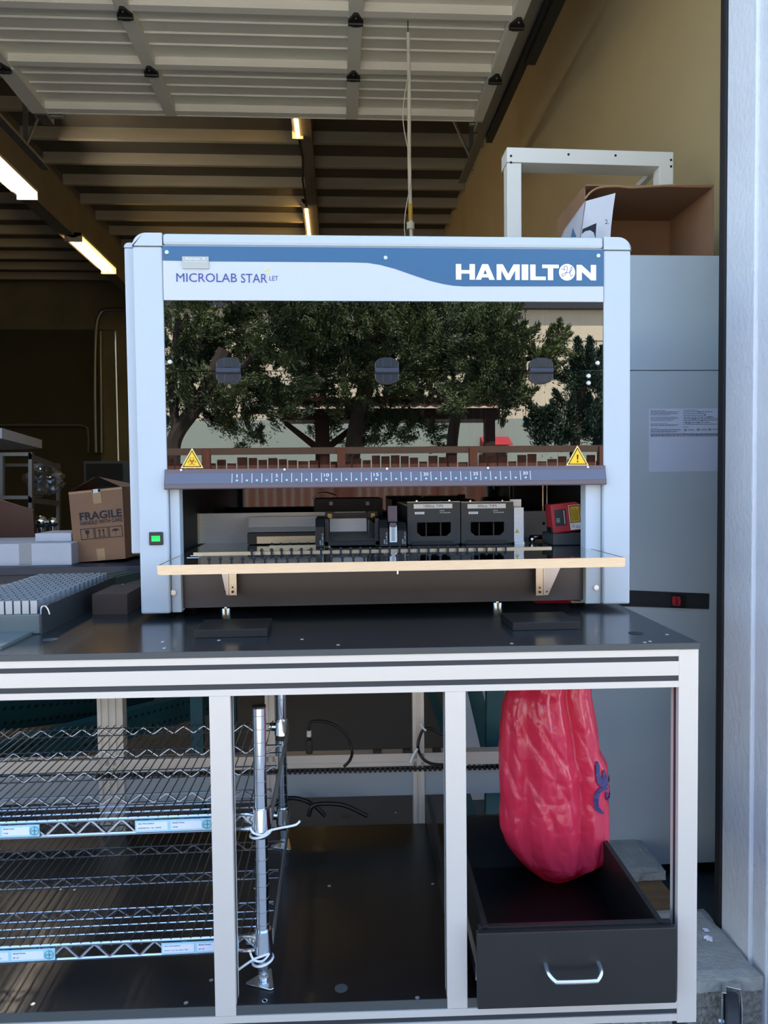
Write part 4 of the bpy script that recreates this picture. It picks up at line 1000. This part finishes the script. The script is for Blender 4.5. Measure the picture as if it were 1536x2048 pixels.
# ================================================================ tall cabinet, what stands on it, slabs
YC = 2.60
cx0 = .70; cx1 = 1.575; cz1 = at(1340, 510.5, YC).z
cb = thing('tall_cabinet', 'tall blue-grey metal cabinet at the right doorpost', 'cabinet', ((cx0+cx1)/2, YC+.35, GZ))
sz = at(1340, 741, YC).z
MB().box(cx0, cx1, YC+.012, YC+.7, .02, cz1).build('body', 'cabinet', cb, bevel=.003)
MB().box(cx0, cx1, YC, YC+.012, sz+.0012, cz1).build('upper_panel', 'cabinet', cb, bevel=.002)
dr_ = MB().box(cx0, cx1, YC, YC+.012, .003, sz-.0012).build('door', 'cabinet', cb, bevel=.002)
MB().box(cx0+.05, cx1-.05, YC+.05, YC+.65, GZ, .02).build('plinth', 'inner_black', cb)
a, b, c, d = rect(1297.5, 817, 1446, 943, YC)
pp = MB().box(a, b, YC-.0008, YC, c, d).build('notice_paper', 'paper', dr_)
lm = MB(); rp = random.Random(5)
ppx = lambda u, v: at(1290+u/9.6, 810+v/9.6, YC)
def line(u0, u1, v, th, gap=True):
    p = ppx(u0, v); q = ppx(u1, v); x = p.x; z = p.z
    while x < q.x:
        w = rp.uniform(.004, .014); lm.box(x, min(x+w, q.x), YC-.0013, YC-.0009, z-th, z+th); x += w+.0018
for txt, u0, u1, v0, v1 in (('Start-Up Parameters', 105, 390, 118, 96), ('Controller Features', 735, 1005, 108, 90), ('After Six Day Procedures', 105, 425, 362, 344), ('Contact Us', 105, 262, 452, 438), ('Icons', 740, 835, 428, 414)):
    p = ppx(u0, v0); q = ppx(u1, v1); lm.text(txt, p.x, q.x, p.z, q.z, YC-.0012, bold=.02)
for v, u1 in ((132, 655), (152, 600), (172, 640), (192, 490), (238, 615), (258, 640), (280, 560), (302, 520), (380, 640), (400, 600), (470, 680), (488, 680), (506, 640), (524, 600)): line(105, u1, v, .0006)
for v, u1 in ((132, 1290), (168, 1130), (204, 1120), (236, 1330), (266, 1420), (300, 1420), (336, 1250), (370, 1420)): line(735, u1, v, .0007)
for v in (558, 578, 598): line(105, 1420, v, .0009)
for u_, v_ in ((1042, 132), (1150, 175), (1150, 198), (1215, 232), (1252, 222), (918, 266), (960, 266), (1095, 298), (792, 338), (846, 342), (1025, 334)):
    p = ppx(u_, v_); lm.prism([(p.x-.0024, p.z-.002), (p.x+.0024, p.z-.002), (p.x, p.z+.0026)], 'y', YC-.0013, YC-.0009)
for u_, v_ in ((772, 480), (1020, 473), (1238, 470)):
    p = ppx(u_, v_); lm.tube([(p.x+.0045*math.cos(t), YC-.001, p.z+.003*math.sin(t)) for t in [2*PI*j/12 for j in range(12)]], .0009, 4, closed=True)
    line(u_+60, u_+160, v_-10, .0005); line(u_+60, u_+160, v_+8, .0005)
lm.build('lettering', 'ink', pp)
# strap across the cabinet door
q0 = at(1180, 1178, YC); 
pts = [at(1150, 1176, YC), at(1418, 1187, YC), at(1417, 1218, YC), at(1150, 1209, YC)]
sp = thing('door_strap', 'black strap with red tag stuck across the cabinet door', 'strap', at(1290, 1198, YC-.003))
MB().prism([(p.x, p.z) for p in pts], 'y', YC-.004, YC-.0002).build('band', 'strap', sp, bevel=.001)
b0 = [at(1341, 1185, YC), at(1371, 1189, YC), at(1370, 1216, YC), at(1339, 1214, YC)]
bk = MB().prism([(p.x, p.z) for p in b0], 'y', YC-.008, YC-.004).build('loop', 'cable', sp, bevel=.001)
p = [at(1343, 1192, YC), at(1357.5, 1192.5, YC), at(1359.5, 1201, YC), at(1358, 1210.5, YC), at(1343.5, 1210, YC), at(1342, 1201, YC)]
rt = MB().prism([(v.x, v.z) for v in p], 'y', YC-.0095, YC-.008).build('red_tag', 'logo_red', sp, bevel=.0008)
ctr = at(1350.5, 1201, YC); M_ = Matrix.Translation((ctr.x+.0065, 0, ctr.z-.012)) @ Matrix.Rotation(-PI/2, 4, 'Y')
MB().text('IHO', 0, .024, 0, .011, YC-.0099, bold=.04, M=M_).build('lettering', 'cable', rt)
fl = [at(1318, 1184, YC), at(1330, 1189, YC), at(1335, 1197, YC), at(1330, 1206, YC), at(1318, 1212, YC)]
MB().prism([(v.x, v.z) for v in fl], 'y', YC-.007, YC-.004).build('folded_tip', 'strap', sp, bevel=.0015)
# white steel frame on the cabinet
YF = 3.0
a, b, c, d = rect(1014, 296, 1347, 330, YF); zc = cz1
d = at(1180, 299, YF).z
ff = thing('steel_stand', 'white painted steel frame standing on top of the tall cabinet', 'frame', ((a+b)/2, YF, zc))
w = .058
tilt = Matrix.Translation(((a+b)/2, YF, d)) @ Matrix.Rotation(.012, 4, 'Y') @ Matrix.Translation((-(a+b)/2, -YF, -d))
MB().box(a, b, YF, YF+.10, d-w, d, M=tilt).build('top_bar', 'frame_white', ff, bevel=.002)
for q_ in (a, b-w): MB().box(q_, q_+w, YF, YF+.06, zc, d-w).build('upright', 'frame_white', ff, bevel=.002)
lx = at(1263, 350, YF+.3).x; MB().box(lx, lx+.036, YF+.3, YF+.34, zc, d-.02).build('rear_leg', 'frame_white', ff, bevel=.002)
MB().box(lx+.005, lx+.03, YF+.1, YF+.32, d-.05, d-.03).build('brace', 'frame_white', ff)
for px, py in ((1022, 312), (1022, 325), (1137, 309), (1231, 311), (1342, 320), (1342, 333)):
    p = at(px, py, YF); MB().cyl((p.x, YF-.001, p.z), (p.x, YF+.0005, p.z), .005, 10).build('bolt_hole', 'iron_black', ff)
# open cardboard box lying on its side, mouth towards us
YX = 2.64
bx = thing('cardboard_box', 'open brown cardboard box with white torn flap lying on the tall cabinet', 'box', (1.2, 2.9, zc))
fr_ = at(1428, 372, YX); lf = at(1168, 380, YX)
X1 = min(fr_.x, 1.47); X0 = at(1172, 400, YX).x; ZT_ = at(1340, 371, YX).z
YXb = 3.12-.0
MB().box(X0, X1, YX, 2.99, ZT_-.005, ZT_).build('top_panel', 'cardboard', bx)
MB().box(X1-.005, X1, YX, 2.99, zc+.001, ZT_-.005).build('side_panel', 'cardboard', bx)
MB().box(X0, X1-.005, 2.985, 2.99, zc+.001, ZT_-.005).build('back_panel', 'cardboard', bx)
MB().box(X0, X1-.005, YX, 2.985, zc+.001, zc+.005).build('bottom_panel', 'cardboard_dark', bx)
MB().box(X0, X0+.005, YX+.02, 2.985, zc+.005, ZT_-.005).build('side_panel', 'cardboard', bx)
ed = MB().tube(smoothpts([at(1170, 398, YX), at(1182, 384, YX), at(1200, 375, YX), at(1232, 372.5, YX), at(1262, 375, YX), at(1300, 373, YX), at(1365, 370, YX), at(1428, 371, YX)], 5), .004, 6).build('torn_edge', 'tape', bx)
f1 = [at(1228, 386, 2.52), at(1230, 390, 2.52), at(1224, 440, 2.52), at(1218, 500, 2.52), at(1160, 500, 2.6), at(1171, 404, 2.6)]
def flap(pts, mt, nm, th=.004):
    m = MB(); n_ = len(pts); vs = [Vector(p) for p in pts]+[Vector(p)+Vector((0, th, 0)) for p in pts]
    m.add(vs, [list(range(n_)), [n_+i for i in range(n_)][::-1]]+[(i, (i+1) % n_, n_+(i+1) % n_, n_+i) for i in range(n_)]); return m.build(nm, mt, bx)
w1 = flap([at(1231, 386, 2.56), at(1226, 420, 2.56), at(1222, 455, 2.56), at(1219, 500, 2.56), at(1158, 500, 2.62), at(1172, 402, 2.62)], 'box_white', 'white_flap')
w2 = flap([at(1170, 402, 2.62), at(1157, 500, 2.62), at(1112, 500, 2.56), at(1129, 459, 2.56)], 'box_white', 'white_flap')
k = MB(); k.prism([(at(1164.5, 459, 2.55).x, at(1164, 459, 2.55).z), (at(1192, 447, 2.55).x, at(1192, 447, 2.55).z), (at(1190, 478, 2.55).x, at(1190, 478, 2.55).z), (at(1187, 470, 2.55).x, at(1187, 466, 2.55).z), (at(1180, 462, 2.55).x, at(1180, 461, 2.55).z), (at(1170, 462, 2.55).x, at(1170, 463, 2.55).z), (at(1163, 469, 2.55).x, at(1163, 469, 2.55).z)], 'y', 2.545, 2.547)
k.text('2.', at(1209, 440, 2.55).x, at(1217, 448, 2.55).x, at(1212, 449, 2.55).z, at(1212, 440, 2.55).z, 2.545)
k.build('print', 'ink', w1)
k = MB().prism([(at(1141, 475, 2.55).x, at(1141, 475, 2.55).z), (at(1145, 456, 2.55).x, at(1145, 456, 2.55).z), (at(1152, 475, 2.55).x, at(1152, 475, 2.55).z)], 'y', 2.545, 2.547); k.build('print', 'logo_blue', w2)
# concrete slabs at the doorpost
def slab(x0, x1, y0, y1, z0, z1, label, seed, mt='concrete', rough=.004):
    bm_ = MB(); nx = 16; ny = 12; r_ = random.Random(seed); vs = []
    m = MB(); 
    def J(s): return r_.uniform(-s, s)
    for i in range(nx+1):
        for j in range(ny+1):
            e = i in (0, nx) or j in (0, ny)
            vs.append((x0+(x1-x0)*i/nx+(J(rough) if e else 0), y0+(y1-y0)*j/ny+(J(rough) if e else 0), z1-(.006 if e else 0)+J(.0012)))
    m.add(vs, [(i*(ny+1)+j, (i+1)*(ny+1)+j, (i+1)*(ny+1)+j+1, i*(ny+1)+j+1) for i in range(nx) for j in range(ny)])
    ring = [i*(ny+1) for i in range(nx+1)]+[nx*(ny+1)+j for j in range(1, ny+1)]+[i*(ny+1)+ny for i in range(nx-1, -1, -1)]+[j for j in range(ny-1, 0, -1)]
    k_ = len(m.v); n_ = len(ring)
    for lvl in (.6, 0):
        for q in ring: p = m.v[q]; m.v.append(Vector((p.x+J(rough), p.y+J(rough), z0+(z1-z0)*lvl)))
    for q in range(n_):
        w_ = (q+1) % n_; m.f.append([ring[q], ring[w_], k_+w_, k_+q]); m.f.append([k_+q, k_+w_, k_+n_+w_, k_+n_+q])
    m.f.append([k_+n_+q for q in range(n_)])
    o = m.build('concrete_slab', mt); tag(o, label, 'slab', 'concrete slabs by the doorpost'); return o
slab(.70, 1.093, 1.853, 2.165, .058, .10, 'grey concrete slab with paper scraps beside the table leg', 1)
slab(.68, 1.075, 2.385, 2.64, .065, .10, 'grey concrete slab under the front of the tall cabinet', 2)
o = MB().box(.70, 1.6, 1.875, 2.1, GZ, .057).build('trim_%d' % n, 'aggregate'); struct(o); n += 1
o = MB().box(.70, 1.06, 2.12, 2.61, .03, .062).build('wooden_board', 'plywood'); tag(o, 'brown plywood board showing in the gap between the two slabs', 'board')
o = MB().box(.72, 1.0, 2.18, 2.5, GZ, .029).build('wooden_block', 'wood_black'); tag(o, 'dark timber block under the plywood board', 'block')
for px, py, r, lab in ((1412, 1862, .008, 'smaller crumpled white paper scrap on the front slab'), (1418, 1880, .012, 'larger crumpled white paper scrap on the front slab')):
    p = atz(px, py, .102); m = MB(); m.ball((0, 0, 0), r, 12, .45); rr = random.Random(px)
    m.v = [v*rr.uniform(.5, 1.3) for v in m.v]; m.v = [v+Vector((p.x, p.y, .102-min(q.z for q in m.v)-.001)) for v in m.v]
    o = m.build('paper_scrap', 'paper_scrap'); tag(o, lab, 'paper', 'paper scraps on the slab')
# caster by the slab
Xc = (at(1440, 2000, 1.808).x+at(1480, 2000, 1.808).x)/2
ca = thing('caster_wheel', 'grey rubber caster in a steel fork in front of the concrete slab', 'caster', (Xc, 1.80, GZ))
MB().cyl((Xc-.0165, 1.80, .011), (Xc+.0165, 1.80, .011), .071, 40).build('tyre', 'wheel', ca, bevel=.006, seg=3)
zt_c = .088
MB().box(Xc-.0245, Xc-.0215, 1.77, 1.83, -.01, zt_c).box(Xc+.0205, Xc+.0235, 1.77, 1.83, -.01, zt_c-.004).box(Xc-.0245, Xc-.012, 1.80, 1.84, zt_c-.003, zt_c).box(Xc-.02, Xc+.0235, 1.835, 1.86, zt_c-.008, zt_c-.004).build('fork', 'bolt', ca, bevel=.001)
MB().cyl((Xc-.03, 1.80, .011), (Xc+.031, 1.80, .011), .007, 6).build('axle_nut', 'bolt', ca)
ca.rotation_euler = (0, 0, -.45)
# ================================================================ left side, inside the warehouse
def qbox(name, m, quad, Y, depth, label=None, cat=None, parent=None, group=None, **k):
    vs = [at(px, py, Y) for px, py in quad]; n_ = len(vs); vs2 = [v+Vector((0, depth, 0)) for v in vs]
    o = MB().add(vs+vs2, [list(range(n_)), [n_+i for i in range(n_)][::-1]]+[(i, (i+1) % n_, n_+(i+1) % n_, n_+i) for i in range(n_)]).build(name, m, parent, **k)
    if cat: tag(o, label, cat, group)
    return o
# workbench
WB = 3.05; WZ = 1.075
wb = thing('workbench', 'dark blue workbench behind the table on the left, loaded with boxes', 'workbench', (-1.6, 3.5, GZ))
MB().box(-3.2, -.55, WB, 4.2, WZ-.03, WZ).build('worktop', 'workbench', wb, bevel=.002)
MB().box(-3.2, -.55, WB+.02, WB+.05, .93, WZ-.03).build('front_panel', 'workbench', wb)
for px in (62, 191, 243): 
    x = at(px, 1150, WB).x; MB().box(x-.006, x+.006, WB+.005, WB+.02, .95, WZ-.035).build('panel_rib', 'grey_panel', wb)
for x in (-3.15, -.62):
    for y in (WB+.06, 4.1): MB().box(x, x+.05, y, y+.05, GZ, WZ-.03).build('leg', 'teal_steel', wb)
# fragile carton
fb = thing('cardboard_carton', 'leaning brown carton printed FRAGILE handle with care', 'box', at(195, 1122, 3.3))
Q = [(137, 981), (244, 970), (251, 1114), (150, 1122)]
c0 = [at(px, py, 3.2) for px, py in Q]; mz = min(c0[2].z, c0[3].z)
dzb = (WZ+.002)-mz
c0 = [v+Vector((0, 0, dzb)) if abs(dzb) < .05 else v for v in c0]
body = MB(); B_ = [v+Vector((.02, .30, .0)) for v in c0]; Bz = c0+B_
body.add(Bz, [(0, 1, 2, 3), (4, 7, 6, 5), (0, 3, 7, 4), (1, 5, 6, 2), (3, 2, 6, 7)])
bod = body.build('carton_body', 'cardboard', fb)
tl, tr_, br_, bl_ = c0
def fpt(u, v, o=-.0015): p = tl*(1-u)*v+tr_*u*v+br_*u*(1-v)+bl_*(1-u)*(1-v); return p+Vector((0, o, 0))
flm = MB().add([fpt(0, 1, 0), fpt(.42, 1.0, .1)+Vector((0, 0, .055)), B_[0]], [(0, 1, 2)]).add([fpt(.98, 1, 0), fpt(.42, 1.0, .1)+Vector((0, 0, .055)), B_[1]], [(0, 1, 2)])
flm.add([fpt(0, 1, .001), fpt(.42, 1, .001)+Vector((0, .05, .055)), fpt(.42, 1, .004)+Vector((0, .05, .052)), fpt(0, 1, .004)], [(0, 1, 2, 3)])
flm.build('flap', 'cardboard', fb)
fx = (tr_-tl); ex = fx.normalized(); ez = Vector((-ex.z, 0, ex.x))
def FM(u, v):
    o = fpt(u, v); return Matrix(((ex.x, 0, ez.x, o.x), (0, 1, 0, o.y), (ex.z, 0, ez.z, o.z), (0, 0, 0, 1)))
H_ = (tl-bl_).length; W_ = fx.length
lm = MB(); lm.text('FRAGILE', 0, W_*.79, 0, .034, 0, bold=.03, M=FM(.17, .58)); lm.text('HANDLE WITH CARE', 0, W_*.79, 0, .016, 0, bold=.02, M=FM(.17, .515))
for i, u0 in enumerate((.165, .44, .715)):
    M2 = FM(u0, .31); s = W_*.25; e = .0022; hh = .046
    lm.box(0, s, -.0004, 0, 0, e, M=M2).box(0, s, -.0004, 0, hh-e, hh, M=M2).box(0, e, -.0004, 0, 0, hh, M=M2).box(s-e, s, -.0004, 0, 0, hh, M=M2)
    if i == 0: lm.prism([(s*.34, hh*.85), (s*.36, hh*.55), (s*.47, hh*.42), (s*.47, hh*.2), (s*.36, hh*.15), (s*.64, hh*.15), (s*.53, hh*.2), (s*.53, hh*.42), (s*.64, hh*.55), (s*.66, hh*.85)], 'y', -.0004, 0, M=M2)
    if i == 1:
        lm.box(s*.2, s*.8, -.0004, 0, hh*.12, hh*.17, M=M2)
        for f in (.35, .65): lm.box(s*f-.0018, s*f+.0018, -.0004, 0, hh*.2, hh*.7, M=M2).prism([(s*f-.006, hh*.66), (s*f+.006, hh*.66), (s*f, hh*.88)], 'y', -.0004, 0, M=M2)
    if i == 2:
        lm.prism([(s*.2, hh*.55), (s*.28, hh*.7), (s*.5, hh*.8), (s*.72, hh*.7), (s*.8, hh*.55), (s*.65, hh*.6), (s*.5, hh*.55), (s*.35, hh*.6)], 'y', -.0004, 0, M=M2).box(s*.49, s*.51, -.0004, 0, hh*.2, hh*.6, M=M2)
lm.build('lettering', 'ink', bod)
tp = MB(); M2 = FM(.45, .80); tp.box(0, .034, -.0002, .0006, 0, .058, M=M2); M2 = FM(.45, .0); tp.box(0, .034, -.0002, .0006, 0, .05, M=M2); M2 = FM(.0, .965); tp.box(0, W_, -.0002, .0006, 0, .008, M=M2)
tp.build('tape', 'tape', bod)
MB().box(0, .02, -.0012, -.0006, 0, .016, M=FM(.46, .95)).build('white_sticker', 'label_white', bod)
# flat white boxes
o = MB().box(-2.4, at(143, 1110, 3.12).x, 3.12, 3.5, WZ, at(70, 1087, 3.12).z)
t = thing('flat_carton', 'long flat white carton taped shut on the workbench', 'box', (-1.6, 3.3, WZ))
o.build('carton_body', 'box_white', t, bevel=.003)
a, b, c, d = rect(38, 1088, 62, 1120, 3.118); MB().box(a, b, 3.118, 3.12, WZ, d).build('tape', 'clear_film', t)
zt2 = at(70, 1087, 3.12).z+.001
a, b, c, d = rect(74, 1066, 124, 1087, 3.22)
o = MB().box(a, b+.045, 3.2, 3.4, zt2, d).build('small_carton', 'box_white', bevel=.002); tag(o, 'small white carton on top of the long flat carton', 'box')
# chrome balls
for px, py, r in ((82, 1045, .033), (106, 1045, .026)):
    p = at(px, py, 3.75); t = MB().ball((p.x, 3.75, p.z), r, 20).cyl((p.x, 3.75, WZ), (p.x, 3.75, p.z-r*.9), r*.7, 14).build('chrome_flask', 'chrome', smooth=True)
    tag(t, 'larger shiny chrome ball flask behind the small white carton' if r > .03 else 'smaller shiny chrome ball flask beside the leaning carton', 'flask', 'chrome flasks')
# brown board leaning
o = qbox('wooden_board', 'brown_wood', [(-60, 985), (0, 1000), (66, 1020), (69, 1080), (-60, 1088)], 3.55, .02, 'reddish brown wooden panel leaning behind the flat carton', 'panel')
# steel rack with bagged item
YR = 4.4
rk = thing('storage_rack', 'pale metal rack frame at the left edge behind the workbench', 'rack', at(60, 1100, YR))
def bar(p0, p1, w, nm='rack_bar', mt='galvanised', dy=.03):
    v0, v1 = at(*p0), at(*p1); d_ = (v1-v0).normalized(); side = Vector((d_.z, 0, -d_.x))*w/2
    if abs(d_.y) > .9: side = Vector((w/2, 0, 0))
    vs = [v0-side, v0+side, v1+side, v1-side]; vs += [v+Vector((0, dy, 0)) for v in vs] if abs(d_.y) < .9 else [v+Vector((0, 0, -dy)) for v in vs]
    MB().add(vs, [(0, 1, 2, 3), (7, 6, 5, 4), (0, 4, 5, 1), (1, 5, 6, 2), (2, 6, 7, 3), (3, 7, 4, 0)]).build(nm, mt, rk)
bar((-40, 909, YR), (62, 908, YR), .02); bar((60, 905, YR), (60, 1250, YR), .02); bar((-40, 995, YR), (60, 995, YR), .02); bar((2, 905, YR), (2, 1000, YR), .018)
bar((60, 908, YR), (116, 930, 5.1), .02); bar((115, 930, 5.1), (115, 1230, 5.1), .018); bar((60, 995, YR), (116, 1002, 5.1), .02); bar((10, 930, 5.1), (116, 930, 5.1), .02)
pb_ = at(90, 975, 4.75); m = MB().ball((0, 0, 0), .12, 28, .75); rr = random.Random(2)
m.v = [v*rr.uniform(.75, 1.1) for v in m.v]; lowz = min(v.z for v in m.v); bz = at(90, 996, 4.75).z+.012
m.v = [v+Vector((pb_.x, 4.75, bz-lowz)) for v in m.v]; o = m.build('clear_bag', 'clear_plastic'); tag(o, 'crumpled clear plastic bag on the storage rack', 'bag')
v0 = at(-40, 997, YR); v1 = at(116, 1004, 5.1); MB().box(v0.x, v1.x-.1, YR+.02, 5.1, bz-.012, bz-.001).build('rack_shelf', 'galvanised', rk)
qbox('grey_crate', 'box_white', [(-40, 857), (4, 855), (4, 878), (-40, 878)], 4.45, .02)
o = bpy.data.objects['grey_crate']; bpy.data.objects.remove(o)
v0 = at(4, 856, 4.5); v1 = at(84, 896, 5.4)
g = MB().add([at(-60, 856, 4.5), at(4, 856, 4.5), at(4, 877, 4.5), at(-60, 877, 4.5), at(-20, 872, 5.6), at(84, 880, 5.6), at(84, 897, 5.6), at(-20, 900, 5.6)], [(0, 1, 2, 3), (7, 6, 5, 4), (0, 4, 5, 1), (1, 5, 6, 2), (2, 6, 7, 3), (3, 7, 4, 0)]).build('grey_crate', 'box_white')
tag(g, 'long pale grey crate lying on top of the storage rack', 'crate')
g = thing('dark_machine', 'dark boxy machine against the back wall below the pipes', 'machine', at(207, 965, 9))
a, b, c, d = rect(168, 922, 262, 975, 9); MB().box(a, b, 9, 9.8, GZ, d).build('cabinet_body', 'cabinet_dark', g); MB().box(a+.03, b-.1, 8.98, 9, c+.02, d-.03).build('front_panel', 'inner_black', g)
# steel uprights and beams seen behind the table
def beam(p0, p1, w, th, label, mt, holes=False, grp=None):
    v0, v1 = at(*p0), at(*p1); d_ = (v1-v0).normalized(); L_ = (v1-v0).length
    sd = d_.cross(Vector((0, 1, 0))); 
    if sd.length < .3: sd = d_.cross(Vector((0, 0, 1)))
    sd.normalize(); nn = d_.cross(sd).normalized()
    M_ = Matrix(((d_.x, sd.x, nn.x, v0.x), (d_.y, sd.y, nn.y, v0.y), (d_.z, sd.z, nn.z, v0.z), (0, 0, 0, 1)))
    t = thing('rack_upright', label, 'upright', v0, grp)
    MB().box(0, L_, -w/2, w/2, -th/2, th/2, M=M_).build('channel', mt, t)
    if holes:
        m = MB(); x = .03
        while x < L_-.03:
            for s in (-.25, .25): m.box(x, x+.012, s*w-.006, s*w+.006, -th/2-.0012, th/2+.0012, M=M_)
            x += .035
        m.build('slot_pattern', 'inner_black', t)
    return t
beam((75, 1192, 2.35), (262, 1150, 3.0), .10, .03, 'perforated green steel upright lying behind the table on the left', 'green_steel', True, 'steel uprights behind the table')
beam((-40, 1430, 2.6), (300, 1398, 3.4), .12, .04, 'perforated teal upright seen low behind the wire shelves, upper one', 'teal_steel', True, 'steel uprights behind the table')
beam((-40, 1530, 2.5), (420, 1400, 3.5), .12, .04, 'perforated teal upright slanting low behind the wire shelves', 'teal_steel', True, 'steel uprights behind the table')
beam((948, 1375, 2.42), (1065, 1880, 2.42), .045, .03, 'teal steel upright slanting behind the mid post of the table', 'teal_steel', False, 'steel uprights behind the table')
beam((860, 1375, 2.6), (1020, 1850, 2.6), .03, .03, 'dark teal upright slanting beside the looped cable', 'teal_steel', False, 'steel uprights behind the table')
beam((990, 1370, 2.25), (985, 1935, 2.25), .055, .03, 'wide teal upright beside the red bag', 'teal_steel', False, 'steel uprights behind the table')
o = MB().box(at(920, 1400, 3.2).x, at(1000, 1400, 3.2).x, 3.35, 3.6, GZ, at(960, 1380, 3.2).z+.1).build('pale_carton', 'box_white'); tag(o, 'pale carton on the floor behind the slanting uprights', 'box')
o = MB().tube(smoothpts([at(-20, 1178, 2.5), at(60, 1176, 2.5), at(130, 1171, 2.55), at(190, 1166, 2.6)], 4), .008, 8).build('pale_conduit', 'cream', smooth=True); tag(o, 'thin pale tube lying along behind the vial rack', 'tube')
# ---------------- vial rack on the tabletop
XRk = -.605; YRk = 1.56
vr = thing('vial_rack', 'grey instrument tray filled with rows of square metal vials on the tabletop', 'rack', (-.75, 1.8, TZ))
MB().box(-.92, XRk-.004, YRk, 2.06, TZ, 1.138).build('tray_body', 'rack_body', vr, bevel=.002)
MB().prism([(YRk-.002, TZ), (YRk-.002, 1.138), (YRk+.004, 1.150), (YRk+.02, 1.152), (2.07, 1.152), (2.07, TZ)], 'x', XRk-.004, XRk).build('side_panel', 'dark_carrier', vr)
MB().tube(smoothpts([(XRk-.002, YRk, 1.135), (XRk+.0, YRk-.002, 1.152), (XRk+.008, YRk-.002, 1.155), (XRk+.014, YRk-.002, 1.146), (XRk+.016, YRk-.002, 1.138)], 4), .0015, 6).build('bail_wire', 'bolt', vr)
MB().box(-1.1, XRk-.02, YRk-.14, YRk-.002, TZ, TZ+.006).build('front_ledge', 'rack_body', vr)
v0_ = None
ORD = ['first', 'second', 'third', 'fourth', 'fifth', 'sixth', 'seventh', 'eighth', 'ninth', 'tenth', 'eleventh', 'twelfth', 'thirteenth', 'fourteenth', 'fifteenth', 'sixteenth']
vm = MB()
for sx_, sy_ in ((1, 0), (-1, 0), (0, 1), (0, -1)): vm.box(-.0066 if not sx_ else min(sx_*.0066, sx_*.0052), .0066 if not sx_ else max(sx_*.0066, sx_*.0052), -.0066 if not sy_ else min(sy_*.0066, sy_*.0052), .0066 if not sy_ else max(sy_*.0066, sy_*.0052), 0, .027)
vm.box(-.006, .006, -.006, .006, 0, .012)
for i in range(11):
    for j in range(16):
        if v0_ is None: v0_ = vm.build('metal_vial', 'vial_rim'); v = v0_
        else: v = v0_.copy(); COL.objects.link(v)
        v.location = (XRk-.018-.0165*i, YRk+.012+.031*j, 1.1385)
        tag(v, 'square metal vial in the tray, %s row from the front, %s from its right side' % (ORD[j], ORD[i]), 'vial', 'metal vials in the instrument tray')
o = MB().box(XRk+.03, XRk+.11, 1.78, 1.95, TZ, 1.145).build('brown_carton', 'cardboard_dark'); tag(o, 'low dark brown carton on the tabletop beside the vial tray', 'box')
